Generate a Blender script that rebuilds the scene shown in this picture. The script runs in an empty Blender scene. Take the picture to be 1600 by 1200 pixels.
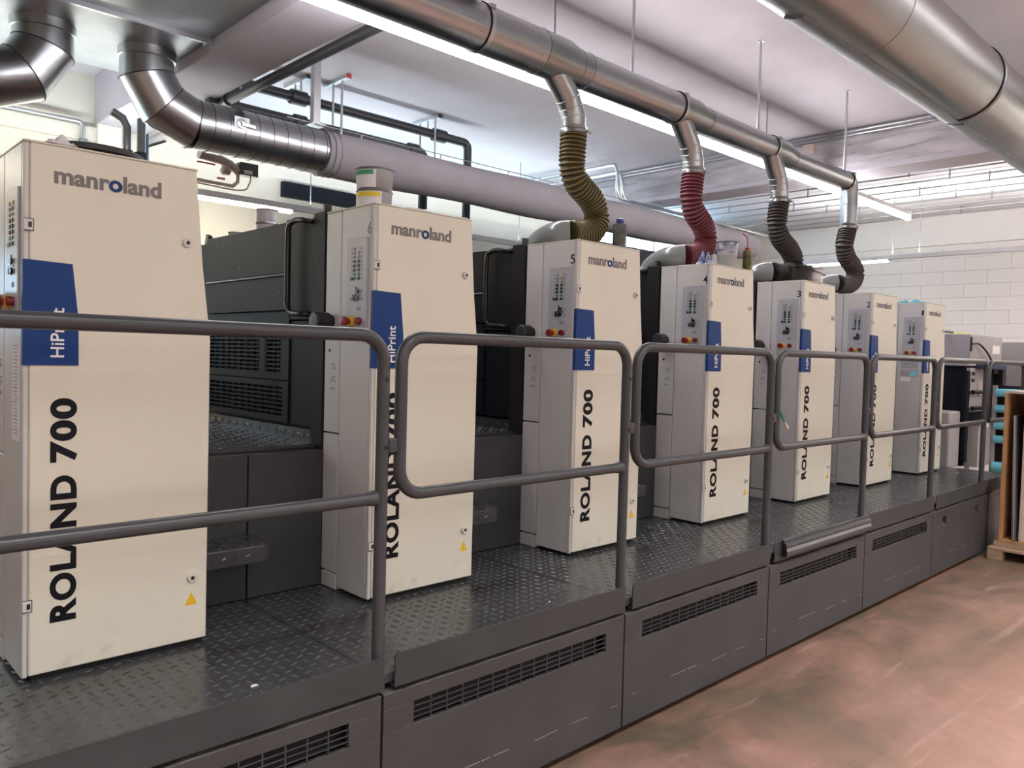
import bpy, math, random
import numpy as np
from mathutils import Vector, Matrix

random.seed(4)
PI = math.pi
SC = bpy.context.scene
C = SC.collection

# ------------------------------------------------------------------ camera, world, lights, exposure
CAM_YAW, CAM_PITCH, CAM_ROLL, CAM_F, CAM_H = 0.763258929, -0.0367929954, 0.0268578854, 1234.195, 1.58661701
def make_camera():
    cy, sy = math.cos(CAM_YAW), math.sin(CAM_YAW)
    cp, sp = math.cos(CAM_PITCH), math.sin(CAM_PITCH)
    f = Vector((sy*cp, cy*cp, sp)); r = Vector((cy, -sy, 0)); u = r.cross(f)
    cr, sr = math.cos(CAM_ROLL), math.sin(CAM_ROLL)
    r2 = cr*r + sr*u; u2 = -sr*r + cr*u
    m = Matrix(((r2.x, u2.x, -f.x, 0), (r2.y, u2.y, -f.y, 0), (r2.z, u2.z, -f.z, CAM_H), (0, 0, 0, 1)))
    cam = bpy.data.cameras.new('camera'); o = bpy.data.objects.new('camera', cam); C.objects.link(o)
    cam.sensor_fit = 'HORIZONTAL'; cam.sensor_width = 36.0; cam.lens = 36.0*CAM_F/1600.0
    cam.clip_start = 0.05; cam.clip_end = 100
    o.matrix_world = m
    SC.camera = o
make_camera()

SC.view_settings.view_transform = 'Standard'
SC.view_settings.look = 'None'
SC.view_settings.gamma = 1.0
SC.view_settings.use_curve_mapping = False
SC.view_settings.exposure = 0.12

W = bpy.data.worlds.new('daylight'); SC.world = W; W.use_nodes = True
bgn = W.node_tree.nodes['Background']
bgn.inputs[0].default_value = (0.56, 0.80, 1.0, 1); bgn.inputs[1].default_value = 14.0

def area_light(name, loc, sx, sy, power, color, rot=(0, 0, 0), spread=180):
    l = bpy.data.lights.new(name, 'AREA'); l.shape = 'RECTANGLE'; l.size = sx; l.size_y = sy
    l.energy = power; l.color = color; l.spread = math.radians(spread)
    o = bpy.data.objects.new(name, l); o.location = loc; o.rotation_euler = rot; C.objects.link(o)
    return o
# rows of ceiling strip lamps over the aisle and the rest of the hall, running along the press;
# each row has a shaded downward tube; upward lights are added to brighten the ceilings
WARM = (1.0, 0.985, 0.95)
area_light('strip_lamp', (4.0, 0.0, 3.52), 17.0, 0.10, 330, WARM, spread=104)
area_light('added_uplight', (4.0, 0.0, 3.56), 17.0, 0.10, 300, WARM, (PI, 0, 0))
area_light('strip_lamp', (4.0, -4.2, 3.30), 17.0, 0.10, 110, WARM, (0.15, 0, 0))
area_light('added_uplight', (4.0, -4.2, 3.34), 17.0, 0.10, 330, WARM, (PI, 0, 0))
area_light('strip_lamp', (4.0, -8.4, 3.00), 17.0, 0.10, 130, WARM, (0.45, 0, 0))
area_light('added_uplight', (2.7, 6.8, 2.96), 11.0, 0.06, 74, (0.80, 0.92, 1.0), (PI, 0, 0))  # cool uplight added to brighten the rear ceiling
area_light('added_uplight', (11.0, 2.4, 3.08), 0.06, 5.8, 85, WARM, (PI, 0, 0))  # warm uplight added to lift the far bay ceiling
area_light('added_uplight', (4.0, -8.4, 3.04), 17.0, 0.10, 330, WARM, (PI, 0, 0))

# ------------------------------------------------------------------ mesh helper
class MB:
    def __init__(s): s.v = []; s.f = []; s.m = []
    def add(s, vs, fs, mat=0):
        b = len(s.v); s.v += [tuple(v) for v in vs]
        s.f += [tuple(b+i for i in f) for f in fs]; s.m += [mat]*len(fs); return s
    def box(s, x0, x1, y0, y1, z0, z1, mat=0):
        vs = [(x, y, z) for x in (x0, x1) for y in (y0, y1) for z in (z0, z1)]
        return s.add(vs, [(0,1,3,2),(4,6,7,5),(0,4,5,1),(2,3,7,6),(0,2,6,4),(1,5,7,3)], mat)
    def prism(s, poly, axis, d0, d1, mat=0):
        # poly: 2D points, counter-clockwise; axis 0:(y,z) 1:(x,z) 2:(x,y)
        def P(a, b, d): return ((d, a, b), (a, d, b), (a, b, d))[axis]
        n = len(poly)
        vs = [P(a, b, d0) for a, b in poly] + [P(a, b, d1) for a, b in poly]
        fs = [tuple(range(n))[::-1], tuple(range(n, 2*n))] + [(i, (i+1) % n, n+(i+1) % n, n+i) for i in range(n)]
        if axis == 1: fs = [f[::-1] for f in fs]
        return s.add(vs, fs, mat)
    def tube(s, pts, r, n=16, cap=True, mat=0, mats=None, closed=False):
        pts = [Vector(p) for p in pts]; N = len(pts)
        rs = r if hasattr(r, '__len__') else [r]*N
        tg = []
        for i in range(N):
            a = (pts[i]-pts[i-1]).normalized() if (i > 0 or closed) else None
            b = (pts[(i+1) % N]-pts[i]).normalized() if (i < N-1 or closed) else None
            tg.append((a, b))
        t0 = tg[0][1]
        ref = Vector((0, 0, 1)) if abs(t0.z) < 0.9 else Vector((0, 1, 0))
        u = t0.cross(ref).normalized()
        vs = []
        for i in range(N):
            a, b = tg[i]
            if a is None: t = b; k = 1; bn = None
            elif b is None: t = a; k = 1; bn = None
            else:
                t = (a+b).normalized(); ch = max(0.35, t.dot(b)); k = 1/ch
                bn = (b-a); bn = bn.normalized() if bn.length > 1e-4 else None
            u = (u - t*u.dot(t)).normalized(); w = t.cross(u)
            for j in range(n):
                th = 2*PI*j/n; d = (u*math.cos(th)+w*math.sin(th))*rs[i]
                if bn is not None and k > 1.0005: d = d + bn*(d.dot(bn))*(k-1)
                vs.append(pts[i]+d)
        b0 = len(s.v); s.v += [tuple(v) for v in vs]
        for i in range(N if closed else N-1):
            i2 = (i+1) % N
            for j in range(n):
                j2 = (j+1) % n
                s.f.append((b0+i*n+j, b0+i*n+j2, b0+i2*n+j2, b0+i2*n+j)); s.m.append(mats[i] if mats else mat)
        if cap and not closed:
            s.f.append(tuple(b0+j for j in range(n))[::-1]); s.m.append(mat)
            s.f.append(tuple(b0+(N-1)*n+j for j in range(n))); s.m.append(mat)
        return s
    def lathe(s, prof, c=(0, 0, 0), n=24, axis='z', mat=0, mats=None, wob=None):
        # prof: (radius, height) from bottom to top
        b0 = len(s.v)
        for r, h in prof:
            for j in range(n):
                th = 2*PI*j/n; rr = r*(1+(wob(th, h) if wob else 0)); a, b = rr*math.cos(th), rr*math.sin(th)
                p = {'z': (a, b, h), 'x': (h, a, b), 'y': (b, h, a)}[axis]
                s.v.append((p[0]+c[0], p[1]+c[1], p[2]+c[2]))
        for i in range(len(prof)-1):
            for j in range(n):
                j2 = (j+1) % n
                s.f.append((b0+i*n+j, b0+i*n+j2, b0+(i+1)*n+j2, b0+(i+1)*n+j)); s.m.append(mats[i] if mats else mat)
        for i, rev in ((0, True), (len(prof)-1, False)):
            if prof[i][0] > 1e-5:
                f = tuple(b0+i*n+j for j in range(n)); s.f.append(f[::-1] if rev else f); s.m.append(mat)
        return s
    def ring(s, c, R, r, axis='x', n=32, k=8, mat=0):
        pts = []
        for j in range(n):
            a, b = R*math.cos(2*PI*j/n), R*math.sin(2*PI*j/n)
            p = {'z': (a, b, 0), 'x': (0, a, b), 'y': (b, 0, a)}[axis]
            pts.append((c[0]+p[0], c[1]+p[1], c[2]+p[2]))
        return s.tube(pts, r, k, False, mat, None, True)
    def mesh(s, name, mats, smooth=True, angle=38):
        me = bpy.data.meshes.new(name); me.from_pydata(s.v, [], s.f)
        for m in (mats if isinstance(mats, (list, tuple)) else [mats]): me.materials.append(m)
        me.polygons.foreach_set('material_index', s.m)
        me.update()
        if smooth:
            me.shade_smooth(); me.set_sharp_from_angle(angle=math.radians(angle))
        return me
    def build(s, name, mats, parent=None, loc=None, bevel=0, smooth=True, angle=38, seg=2):
        o = bpy.data.objects.new(name, s.mesh(name, mats, smooth, angle)); C.objects.link(o)
        if parent: o.parent = parent
        if loc: o.location = loc
        if bevel:
            b = o.modifiers.new('edge', 'BEVEL'); b.width = bevel; b.segments = seg; b.limit_method = 'ANGLE'; b.angle_limit = math.radians(40)
            b.harden_normals = False
        return o

def tag(o, label, cat, group=None, kind=None):
    if label: o['label'] = label
    if cat: o['category'] = cat
    if group: o['group'] = group
    if kind: o['kind'] = kind
    return o
def thing(name, label, cat, loc=(0, 0, 0), group=None):
    o = bpy.data.objects.new(name, None); C.objects.link(o); o.location = loc; o.empty_display_size = 0.1
    return tag(o, label, cat, group)
def struct(o): o['kind'] = 'structure'; return o
def kids(o): return [c for c in bpy.data.objects if c.parent == o]
def dup(root, loc, label=None, group=None, skip=()):
    r = root.copy(); C.objects.link(r); r.location = loc
    if label: r['label'] = label
    if group: r['group'] = group
    for ch in kids(root):
        if ch.name.split('.')[0] in skip: continue
        c = ch.copy(); C.objects.link(c); c.parent = r
        for g in kids(ch):
            d = g.copy(); C.objects.link(d); d.parent = c
    return r

# ------------------------------------------------------------------ materials
MATS = {}
def mat(name, col, rough=0.5, metal=0.0, var=0.0, scale=6.0, bump=0.0, bscale=60.0, col2=None, stretch=(1, 1, 1), spec=0.5, rvar=0.0, coat=0.0, aniso=0.0):
    m = bpy.data.materials.new(name); m.use_nodes = True; nt = m.node_tree; N = nt.nodes; L = nt.links
    b = N['Principled BSDF']; b.inputs['Roughness'].default_value = rough; b.inputs['Metallic'].default_value = metal
    b.inputs['Specular IOR Level'].default_value = spec
    if coat: b.inputs['Coat Weight'].default_value = coat; b.inputs['Coat Roughness'].default_value = 0.15
    if aniso: b.inputs['Anisotropic'].default_value = aniso
    c2 = col2 or tuple(max(0, c*(1-var)) for c in col)
    if var or col2:
        tc = N.new('ShaderNodeTexCoord'); mp = N.new('ShaderNodeMapping'); mp.inputs['Scale'].default_value = stretch
        L.new(tc.outputs['Object'], mp.inputs[0])
        nz = N.new('ShaderNodeTexNoise'); nz.inputs['Scale'].default_value = scale; nz.inputs['Detail'].default_value = 6; nz.inputs['Roughness'].default_value = 0.6
        L.new(mp.outputs[0], nz.inputs['Vector'])
        rp = N.new('ShaderNodeValToRGB'); rp.color_ramp.elements[0].position = 0.35; rp.color_ramp.elements[1].position = 0.65
        rp.color_ramp.elements[0].color = (*c2, 1); rp.color_ramp.elements[1].color = (*col, 1)
        L.new(nz.outputs['Fac'], rp.inputs[0]); L.new(rp.outputs[0], b.inputs['Base Color'])
        if rvar:
            mr = N.new('ShaderNodeMapRange'); mr.inputs['To Min'].default_value = rough-rvar; mr.inputs['To Max'].default_value = rough+rvar
            L.new(nz.outputs['Fac'], mr.inputs['Value']); L.new(mr.outputs[0], b.inputs['Roughness'])
    else: b.inputs['Base Color'].default_value = (*col, 1)
    if bump:
        tc2 = N.new('ShaderNodeTexCoord'); nb = N.new('ShaderNodeTexNoise'); nb.inputs['Scale'].default_value = bscale; nb.inputs['Detail'].default_value = 3
        mp2 = N.new('ShaderNodeMapping'); mp2.inputs['Scale'].default_value = stretch; L.new(tc2.outputs['Object'], mp2.inputs[0])
        L.new(mp2.outputs[0], nb.inputs['Vector'])
        bp = N.new('ShaderNodeBump'); bp.inputs['Strength'].default_value = bump; bp.inputs['Distance'].default_value = 0.01
        L.new(nb.outputs['Fac'], bp.inputs['Height']); L.new(bp.outputs[0], b.inputs['Normal'])
    MATS[name] = m
    return m
def emit(name, col, strength):
    m = bpy.data.materials.new(name); m.use_nodes = True; nt = m.node_tree
    b = nt.nodes['Principled BSDF']; b.inputs['Base Color'].default_value = (*col, 1)
    b.inputs['Emission Color'].default_value = (*col, 1); b.inputs['Emission Strength'].default_value = strength
    return m
cream = mat('cream_paint', (0.71, 0.68, 0.575), 0.42, var=0.05, scale=3.0, bump=0.03, bscale=160)
def door_dirt(m):
    # grime and chipped paint towards the foot of the doors
    nt = m.node_tree; N = nt.nodes; L = nt.links; b = N['Principled BSDF']
    src = b.inputs['Base Color'].links[0].from_socket
    tc = N.new('ShaderNodeTexCoord'); sx = N.new('ShaderNodeSeparateXYZ'); L.new(tc.outputs['Object'], sx.inputs[0])
    mr = N.new('ShaderNodeMapRange'); mr.inputs['From Min'].default_value = 0.16; mr.inputs['From Max'].default_value = 0.0
    L.new(sx.outputs['Z'], mr.inputs['Value'])
    nz = N.new('ShaderNodeTexNoise'); nz.inputs['Scale'].default_value = 14; nz.inputs['Detail'].default_value = 8; L.new(tc.outputs['Object'], nz.inputs['Vector'])
    r2 = N.new('ShaderNodeMapRange'); r2.inputs['From Min'].default_value = 0.55; r2.inputs['From Max'].default_value = 1.0; L.new(nz.outputs['Fac'], r2.inputs['Value'])
    mu = N.new('ShaderNodeMath'); mu.operation = 'MULTIPLY'; L.new(mr.outputs[0], mu.inputs[0]); L.new(r2.outputs[0], mu.inputs[1])
    mx = N.new('ShaderNodeMixRGB'); mx.inputs['Color2'].default_value = (0.42, 0.33, 0.22, 1); L.new(mu.outputs[0], mx.inputs[0]); L.new(src, mx.inputs['Color1'])
    L.new(mx.outputs[0], b.inputs['Base Color'])
door_dirt(cream)
grey_side = mat('light_grey_paint', (0.56, 0.555, 0.555), 0.38, var=0.05, scale=2.5, bump=0.02, bscale=200)
panel_grey = mat('control_grey', (0.40, 0.42, 0.46), 0.35, var=0.03)
anth = mat('anthracite_paint', (0.050, 0.051, 0.055), 0.45, var=0.22, scale=4.0, spec=0.25, bump=0.03, bscale=150, rvar=0.06)
anth_blue = mat('anthracite_blue_paint', (0.013, 0.016, 0.023), 0.5, var=0.2, scale=3.0, rvar=0.06, spec=0.12)
guardm = mat('guard_paint', (0.022, 0.022, 0.023), 0.5, var=0.25, scale=4.0, rvar=0.06, spec=0.12, stretch=(1, 0.5, 2))
railm = mat('rail_paint', (0.050, 0.052, 0.058), 0.30, var=0.1, scale=12, spec=0.4)
deckm = mat('deck_paint', (0.056, 0.058, 0.061), 0.25, var=0.3, scale=5.0, rvar=0.08)
lugm = mat('deck_lug_highlight', (0.078, 0.080, 0.083), 0.25, var=0.3, scale=6.0)  # lighter than the deck: the lugs' highlights are put into the colour
black = mat('black_plastic', (0.012, 0.012, 0.013), 0.35)
blackm = mat('matt_black', (0.008, 0.008, 0.009), 0.8)
pipe_black = mat('black_pipe', (0.030, 0.032, 0.038), 0.45, var=0.15)
galv = mat('galvanised_steel', (0.49, 0.51, 0.535), 0.30, 1.0, var=0.10, scale=9.0, rvar=0.04, stretch=(0.4, 1, 1))
galv2 = mat('galvanised_steel_warm', (0.40, 0.425, 0.42), 0.30, 1.0, var=0.14, scale=3.0, rvar=0.05, stretch=(0.5, 1, 1))
galv_dk = mat('galvanised_steel_dull', (0.36, 0.385, 0.40), 0.42, 1.0, var=0.2, scale=5.0, rvar=0.08)
zinc = mat('zinc_rod', (0.62, 0.63, 0.64), 0.35, 1.0)
steel_dk = mat('dark_seam', (0.09, 0.09, 0.09), 0.5, 0.6)
fabric = mat('grey_textile', (0.29, 0.27, 0.29), 0.92, var=0.10, scale=3.0, bump=0.05, bscale=40)
white_cl = mat('white_cloth', (0.75, 0.75, 0.77), 0.9, var=0.1, scale=10)
paper = mat('white_paper', (0.80, 0.78, 0.80), 0.7)
blue = mat('blue_badge', (0.010, 0.046, 0.190), 0.42, var=0.05, spec=0.2)
ink_grey = mat('brand_grey', (0.17, 0.155, 0.155), 0.5)
ink_blue = mat('brand_blue', (0.010, 0.050, 0.17), 0.5, spec=0.2)
ink_black = mat('lettering_black', (0.008, 0.008, 0.012), 0.5, spec=0.15)
ink_white = mat('lettering_white', (0.82, 0.82, 0.80), 0.5)
yellow = mat('yellow_sticker', (0.80, 0.47, 0.02), 0.5)
red = mat('red_plastic', (0.20, 0.008, 0.018), 0.3)
redpaint = mat('red_paint', (0.42, 0.03, 0.05), 0.4)
yel_pl = mat('yellow_plastic', (0.70, 0.45, 0.03), 0.4)
green_bt = mat('green_button', (0.03, 0.20, 0.16), 0.4)
orange_bt = mat('amber_button', (0.75, 0.48, 0.25), 0.4)
mid_grey = mat('mark_grey', (0.25, 0.25, 0.26), 0.6)
tin = mat('tin', (0.30, 0.30, 0.31), 0.42, 0.7, var=0.1, scale=8)
green_lab = mat('green_label', (0.05, 0.33, 0.18), 0.6)
yel_lab = mat('yellow_label', (0.78, 0.60, 0.05), 0.6)
cyan = mat('cyan_sleeve', (0.20, 0.62, 0.78), 0.5, var=0.1)
wood = mat('plywood', (0.50, 0.27, 0.12), 0.6, var=0.3, scale=4, stretch=(3, 3, 0.3))
wood_pale = mat('pale_board', (0.55, 0.45, 0.40), 0.6, var=0.15, scale=4, stretch=(3, 3, 0.3))
wood_pal = mat('pallet_wood', (0.46, 0.31, 0.21), 0.75, var=0.35, scale=6, stretch=(3, 0.6, 3))
brown_in = mat('brown_board', (0.22, 0.12, 0.08), 0.6, var=0.2, scale=3)
gsheet = mat('grey_sheet', (0.33, 0.33, 0.34), 0.5)
feeder_grey = mat('feeder_grey', (0.40, 0.38, 0.38), 0.45, var=0.06)
feeder_lilac = mat('feeder_side', (0.36, 0.35, 0.38), 0.45, var=0.05)  # lilac carries coloured light on the feeder head; also used for labels
steel_wall = mat('brushed_sheet', (0.42, 0.40, 0.39), 0.5, 0.3, var=0.08, scale=2)
capblue = mat('blue_cap', (0.03, 0.05, 0.20), 0.4)
ceilm = mat('ceiling_paint', (0.67, 0.64, 0.68), 0.75, scale=0.8, bump=0.02, bscale=20, col2=(0.57, 0.535, 0.55))
beamm = mat('beam_paint', (0.52, 0.49, 0.53), 0.75, var=0.08, scale=1.5, bump=0.03, bscale=20)
rough_beam = mat('old_beam_plaster', (0.58, 0.55, 0.57), 0.85, var=0.4, scale=4.0, bump=0.6, bscale=9, stretch=(1, 0.35, 1.6))
wallm = mat('cream_wall_paint', (0.74, 0.71, 0.62), 0.8, var=0.05, scale=1.2)
wallw = mat('white_wall_paint', (0.80, 0.765, 0.735), 0.8, var=0.04, scale=1.2, bump=0.03, bscale=60)
jointm = mat('block_joint', (0.68, 0.66, 0.64), 0.9)
tube_on = emit('lit_tube', (1.0, 0.96, 0.99), 45.0)
tube_warm = emit('lit_tube_warm', (1.0, 0.93, 0.78), 40.0)
lamp_housing = mat('lamp_housing', (0.62, 0.62, 0.62), 0.4)
cone_mat = mat('clear_grey_elbow', (0.22, 0.235, 0.235), 0.2, var=0.1, spec=0.6)

def glass_mat():
    m = bpy.data.materials.new('window_glass'); m.use_nodes = True; nt = m.node_tree; N = nt.nodes
    for n in list(N): N.remove(n)
    o = N.new('ShaderNodeOutputMaterial'); t = N.new('ShaderNodeBsdfTransparent'); g = N.new('ShaderNodeBsdfGlossy'); g.inputs['Roughness'].default_value = 0.03
    t.inputs[0].default_value = (0.92, 0.97, 1.0, 1)
    mx = N.new('ShaderNodeMixShader'); mx.inputs[0].default_value = 0.06
    nt.links.new(t.outputs[0], mx.inputs[1]); nt.links.new(g.outputs[0], mx.inputs[2]); nt.links.new(mx.outputs[0], o.inputs[0])
    return m
glass = glass_mat()

def floor_mat():
    m = bpy.data.materials.new('red_brown_concrete'); m.use_nodes = True; nt = m.node_tree; N = nt.nodes; L = nt.links
    b = N['Principled BSDF']; tc = N.new('ShaderNodeTexCoord')
    def noise(scale, detail, rough=0.6, stretch=(1, 1, 1), dist=0.0):
        mp = N.new('ShaderNodeMapping'); mp.inputs['Scale'].default_value = stretch; L.new(tc.outputs['Object'], mp.inputs[0])
        n = N.new('ShaderNodeTexNoise'); n.inputs['Scale'].default_value = scale; n.inputs['Detail'].default_value = detail; n.inputs['Roughness'].default_value = rough
        n.inputs['Distortion'].default_value = dist; L.new(mp.outputs[0], n.inputs['Vector']); return n.outputs['Fac']
    def ramp(fac, stops):
        r = N.new('ShaderNodeValToRGB'); e = r.color_ramp.elements
        e[0].position, e[0].color = stops[0][0], (*stops[0][1], 1); e[1].position, e[1].color = stops[1][0], (*stops[1][1], 1)
        for p, c in stops[2:]: k = e.new(p); k.color = (*c, 1)
        L.new(fac, r.inputs[0]); return r.outputs[0]
    def mix(fac, a, c, mode='MIX'):
        x = N.new('ShaderNodeMixRGB'); x.blend_type = mode
        if isinstance(fac, float): x.inputs[0].default_value = fac
        else: L.new(fac, x.inputs[0])
        for i, v in ((1, a), (2, c)):
            if isinstance(v, tuple): x.inputs[i].default_value = (*v, 1)
            else: L.new(v, x.inputs[i])
        return x.outputs[0]
    base = ramp(noise(0.9, 7, 0.62, dist=0.6), [(0.34, (0.175, 0.115, 0.078)), (0.64, (0.31, 0.178, 0.142)), (0.5, (0.265, 0.145, 0.108))])
    # darker grey-brown band towards the foot of the press, broken by noise
    sp = N.new('ShaderNodeSeparateXYZ'); L.new(tc.outputs['Object'], sp.inputs[0])
    mr = N.new('ShaderNodeMapRange'); mr.inputs['From Min'].default_value = 0.95; mr.inputs['From Max'].default_value = 1.75; L.new(sp.outputs['Y'], mr.inputs['Value'])
    nn = noise(2.2, 6, 0.65, (0.6, 1, 1), 0.8)
    mr2 = N.new('ShaderNodeMapRange'); mr2.inputs['From Min'].default_value = 0.35; mr2.inputs['From Max'].default_value = 0.62; L.new(nn, mr2.inputs['Value'])
    mu = N.new('ShaderNodeMath'); mu.operation = 'MULTIPLY'; L.new(mr.outputs[0], mu.inputs[0]); L.new(mr2.outputs[0], mu.inputs[1])
    c = mix(mu.outputs[0], base, (0.105, 0.080, 0.055))
    # fine mottling, pale scuffs along the aisle
    c = mix(0.5, c, ramp(noise(14, 8, 0.7), [(0.3, (0.62, 0.62, 0.62)), (0.7, (1.0, 1.0, 1.0))]), 'MULTIPLY')
    sc = ramp(noise(3.5, 5, 0.5, (0.25, 3.2, 1), 0.5), [(0.62, (0, 0, 0)), (0.74, (1, 1, 1))])
    rr = N.new('ShaderNodeMath'); rr.operation = 'MULTIPLY'; rr.inputs[1].default_value = 0.30; L.new(sc, rr.inputs[0])
    c = mix(rr.outputs[0], c, (0.60, 0.42, 0.36))
    L.new(c, b.inputs['Base Color'])
    mr3 = N.new('ShaderNodeMapRange'); mr3.inputs['To Min'].default_value = 0.30; mr3.inputs['To Max'].default_value = 0.55; L.new(noise(2.0, 5), mr3.inputs['Value']); L.new(mr3.outputs[0], b.inputs['Roughness'])
    return m
floorm = floor_mat()

def scratch_panel():
    m = mat('scuffed_anthracite', (0.060, 0.058, 0.060), 0.42, var=0.2, scale=3.5, spec=0.25, rvar=0.05)
    nt = m.node_tree; N = nt.nodes; L = nt.links; b = N['Principled BSDF']; src = b.inputs['Base Color'].links[0].from_socket
    tc = N.new('ShaderNodeTexCoord'); sp = N.new('ShaderNodeSeparateXYZ'); L.new(tc.outputs['Object'], sp.inputs[0])
    # one long scrape at ankle height, broken up by noise
    nzl = N.new('ShaderNodeTexNoise'); nzl.inputs['Scale'].default_value = 1.2; L.new(tc.outputs['Object'], nzl.inputs['Vector'])
    md = N.new('ShaderNodeMath'); md.operation = 'MULTIPLY_ADD'; md.inputs[1].default_value = 0.10; L.new(nzl.outputs['Fac'], md.inputs[0]); L.new(sp.outputs['Z'], md.inputs[2])
    sb = N.new('ShaderNodeMath'); sb.operation = 'SUBTRACT'; sb.inputs[1].default_value = 0.205; L.new(md.outputs[0], sb.inputs[0])
    ab = N.new('ShaderNodeMath'); ab.operation = 'ABSOLUTE'; L.new(sb.outputs[0], ab.inputs[0])
    lt = N.new('ShaderNodeMath'); lt.operation = 'LESS_THAN'; lt.inputs[1].default_value = 0.0013; L.new(ab.outputs[0], lt.inputs[0])
    nb = N.new('ShaderNodeTexNoise'); nb.inputs['Scale'].default_value = 9; nb.inputs['Detail'].default_value = 5; L.new(tc.outputs['Object'], nb.inputs['Vector'])
    gt = N.new('ShaderNodeMath'); gt.operation = 'GREATER_THAN'; gt.inputs[1].default_value = 0.5; L.new(nb.outputs['Fac'], gt.inputs[0])
    mu = N.new('ShaderNodeMath'); mu.operation = 'MULTIPLY'; L.new(lt.outputs[0], mu.inputs[0]); L.new(gt.outputs[0], mu.inputs[1])
    mx = N.new('ShaderNodeMixRGB'); mx.inputs['Color2'].default_value = (0.30, 0.27, 0.24, 1); L.new(mu.outputs[0], mx.inputs[0]); L.new(src, mx.inputs['Color1'])
    L.new(mx.outputs[0], b.inputs['Base Color'])
    return m
basem = scratch_panel()
worn = mat('worn_edge', (0.17, 0.155, 0.14), 0.5, col2=(0.06, 0.058, 0.058), scale=9)

# ------------------------------------------------------------------ text helper
def text_mesh(body, bold=0.0, accents=None, space=1.0, res=5):
    cu = bpy.data.curves.new('lettering', 'FONT'); cu.body = body; cu.size = 1.0; cu.offset = bold; cu.space_character = space; cu.resolution_u = res
    cu.fill_mode = 'BOTH'; cu.extrude = 0.004
    if accents:
        for i in accents: cu.body_format[i].material_index = 1
    o = bpy.data.objects.new('tmp', cu); C.objects.link(o)
    for mm in (ink_grey, ink_blue): cu.materials.append(mm)
    dg = bpy.context.evaluated_depsgraph_get(); ev = o.evaluated_get(dg); me0 = ev.to_mesh()
    vs = np.array([v.co[:] for v in me0.vertices]); fs = [tuple(p.vertices) for p in me0.polygons]; mi = [p.material_index for p in me0.polygons]
    ev.to_mesh_clear(); bpy.data.objects.remove(o); bpy.data.curves.remove(cu)
    return vs, fs, mi
def lettering(name, body, face, box_a, box_b, mats, parent, bold=0.0, accents=None, loc=None, space=1.0):
    """face 'front': x right z up, 'front_up': reads upwards, 'side': on a face turned to -x. box: (a0,a1,plane) x (b0,b1)"""
    vs, fs, mi = text_mesh(body, bold, accents, space)
    mn, mx = vs.min(0), vs.max(0); u = (vs[:, 0]-mn[0])/(mx[0]-mn[0]); v = (vs[:, 1]-mn[1])/(mx[1]-mn[1]); t = (vs[:, 2]-mn[2])/(mx[2]-mn[2])*0.0012
    a0, a1, pl = box_a; b0, b1 = box_b
    if face == 'front': P = np.stack([a0+u*(a1-a0), pl-t, b0+v*(b1-b0)], 1)
    elif face == 'front_up': P = np.stack([a1-v*(a1-a0), pl-t, b0+u*(b1-b0)], 1)
    else: P = np.stack([pl-t, a1-u*(a1-a0), b0+v*(b1-b0)], 1)
    m = MB(); m.v = [tuple(p) for p in P]; m.f = fs; m.m = [min(i, (len(mats) if isinstance(mats, list) else 1)-1) for i in mi]
    return m.build(name, mats, parent, loc, smooth=False)

# ------------------------------------------------------------------ room
XW, YB, ZC, YF, XL = 13.0, 7.45, 3.87, -10.0, -6.0
struct(MB().box(XL, XW, YF, YB, -0.12, 0.0).build('floor', floorm))
struct(MB().box(XL, XW, YF, YB, ZC, ZC+0.15).build('ceiling', ceilm))
struct(MB().box(XL-0.2, XL, YF, YB, 0, ZC).build('wall_left', wallm))
struct(MB().box(XL, XW, YF-0.2, YF, 0, ZC).build('wall_front', wallm))
# back wall with clerestory openings
wins = [(-0.5, 0.2, 1.7, 2.3), (3.4, 7.2, 3.46, 3.82), (8.4, 11.2, 3.18, 3.80)]
mb = MB(); xs = XL
for (a, b, z0, z1) in wins:
    mb.box(xs, a, YB, YB+0.25, 0, ZC); mb.box(a, b, YB, YB+0.25, 0, z0); mb.box(a, b, YB, YB+0.25, z1, ZC); xs = b
mb.box(xs, XW, YB, YB+0.25, 0, ZC)
struct(mb.build('wall_back', wallm))
for i, (a, b, z0, z1) in enumerate(wins):
    w = bpy.data.objects.new('window_%d' % (i+1), None); C.objects.link(w); struct(w); w.location = (a, YB+0.12, z0)
    fr = MB(); n = max(2, round((b-a)/1.1)); t = 0.04; L_, H_ = b-a, z1-z0
    fr.box(0, L_, 0, 0.06, 0, t); fr.box(0, L_, 0, 0.06, H_-t, H_)
    for k in range(n+1):
        x = min(max(0, k*L_/n-t/2), L_-t); fr.box(x, x+t, 0, 0.06, t, H_-t)
    fr.build('window_frame', lamp_housing, w)
    for k in range(n): MB().box(k*L_/n+t/2, (k+1)*L_/n-t/2, 0.025, 0.031, t, H_-t).build('pane', glass, w)
# right wall: smooth band on top, block courses below a ledge
wr = struct(MB().box(XW, XW+0.2, YF, YB, 0, ZC).build('wall_right', jointm))
MB().box(XW-0.05, XW, YF, YB, 3.44, ZC).build('plaster_band', wallw, wr)
MB().box(XW-0.075, XW, YF, YB, 3.415, 3.44).build('ledge', wallw, wr)
MB().box(XW-0.04, XW, YF, YB, 0, 1.23).build('plaster_dado', wallw, wr)
bm = MB().box(-0.04, 0, 0.0015, 0.5985, 0.0015, 0.197).mesh('block', wallw, False)
for r in range(11):
    z = 1.23+r*0.1985
    for k in range(-1, 13):
        y = k*0.6+(0.3 if r % 2 else 0)
        if y+0.6 > YB+0.001: continue
        o = bpy.data.objects.new('block', bm); C.objects.link(o); o.parent = wr; o.location = (XW-random.uniform(0, 0.002), y, z)
MB().box(XW-0.036, XW, YF, -0.6, 1.23, 3.415).build('plaster_field', wallw, wr)
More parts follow.
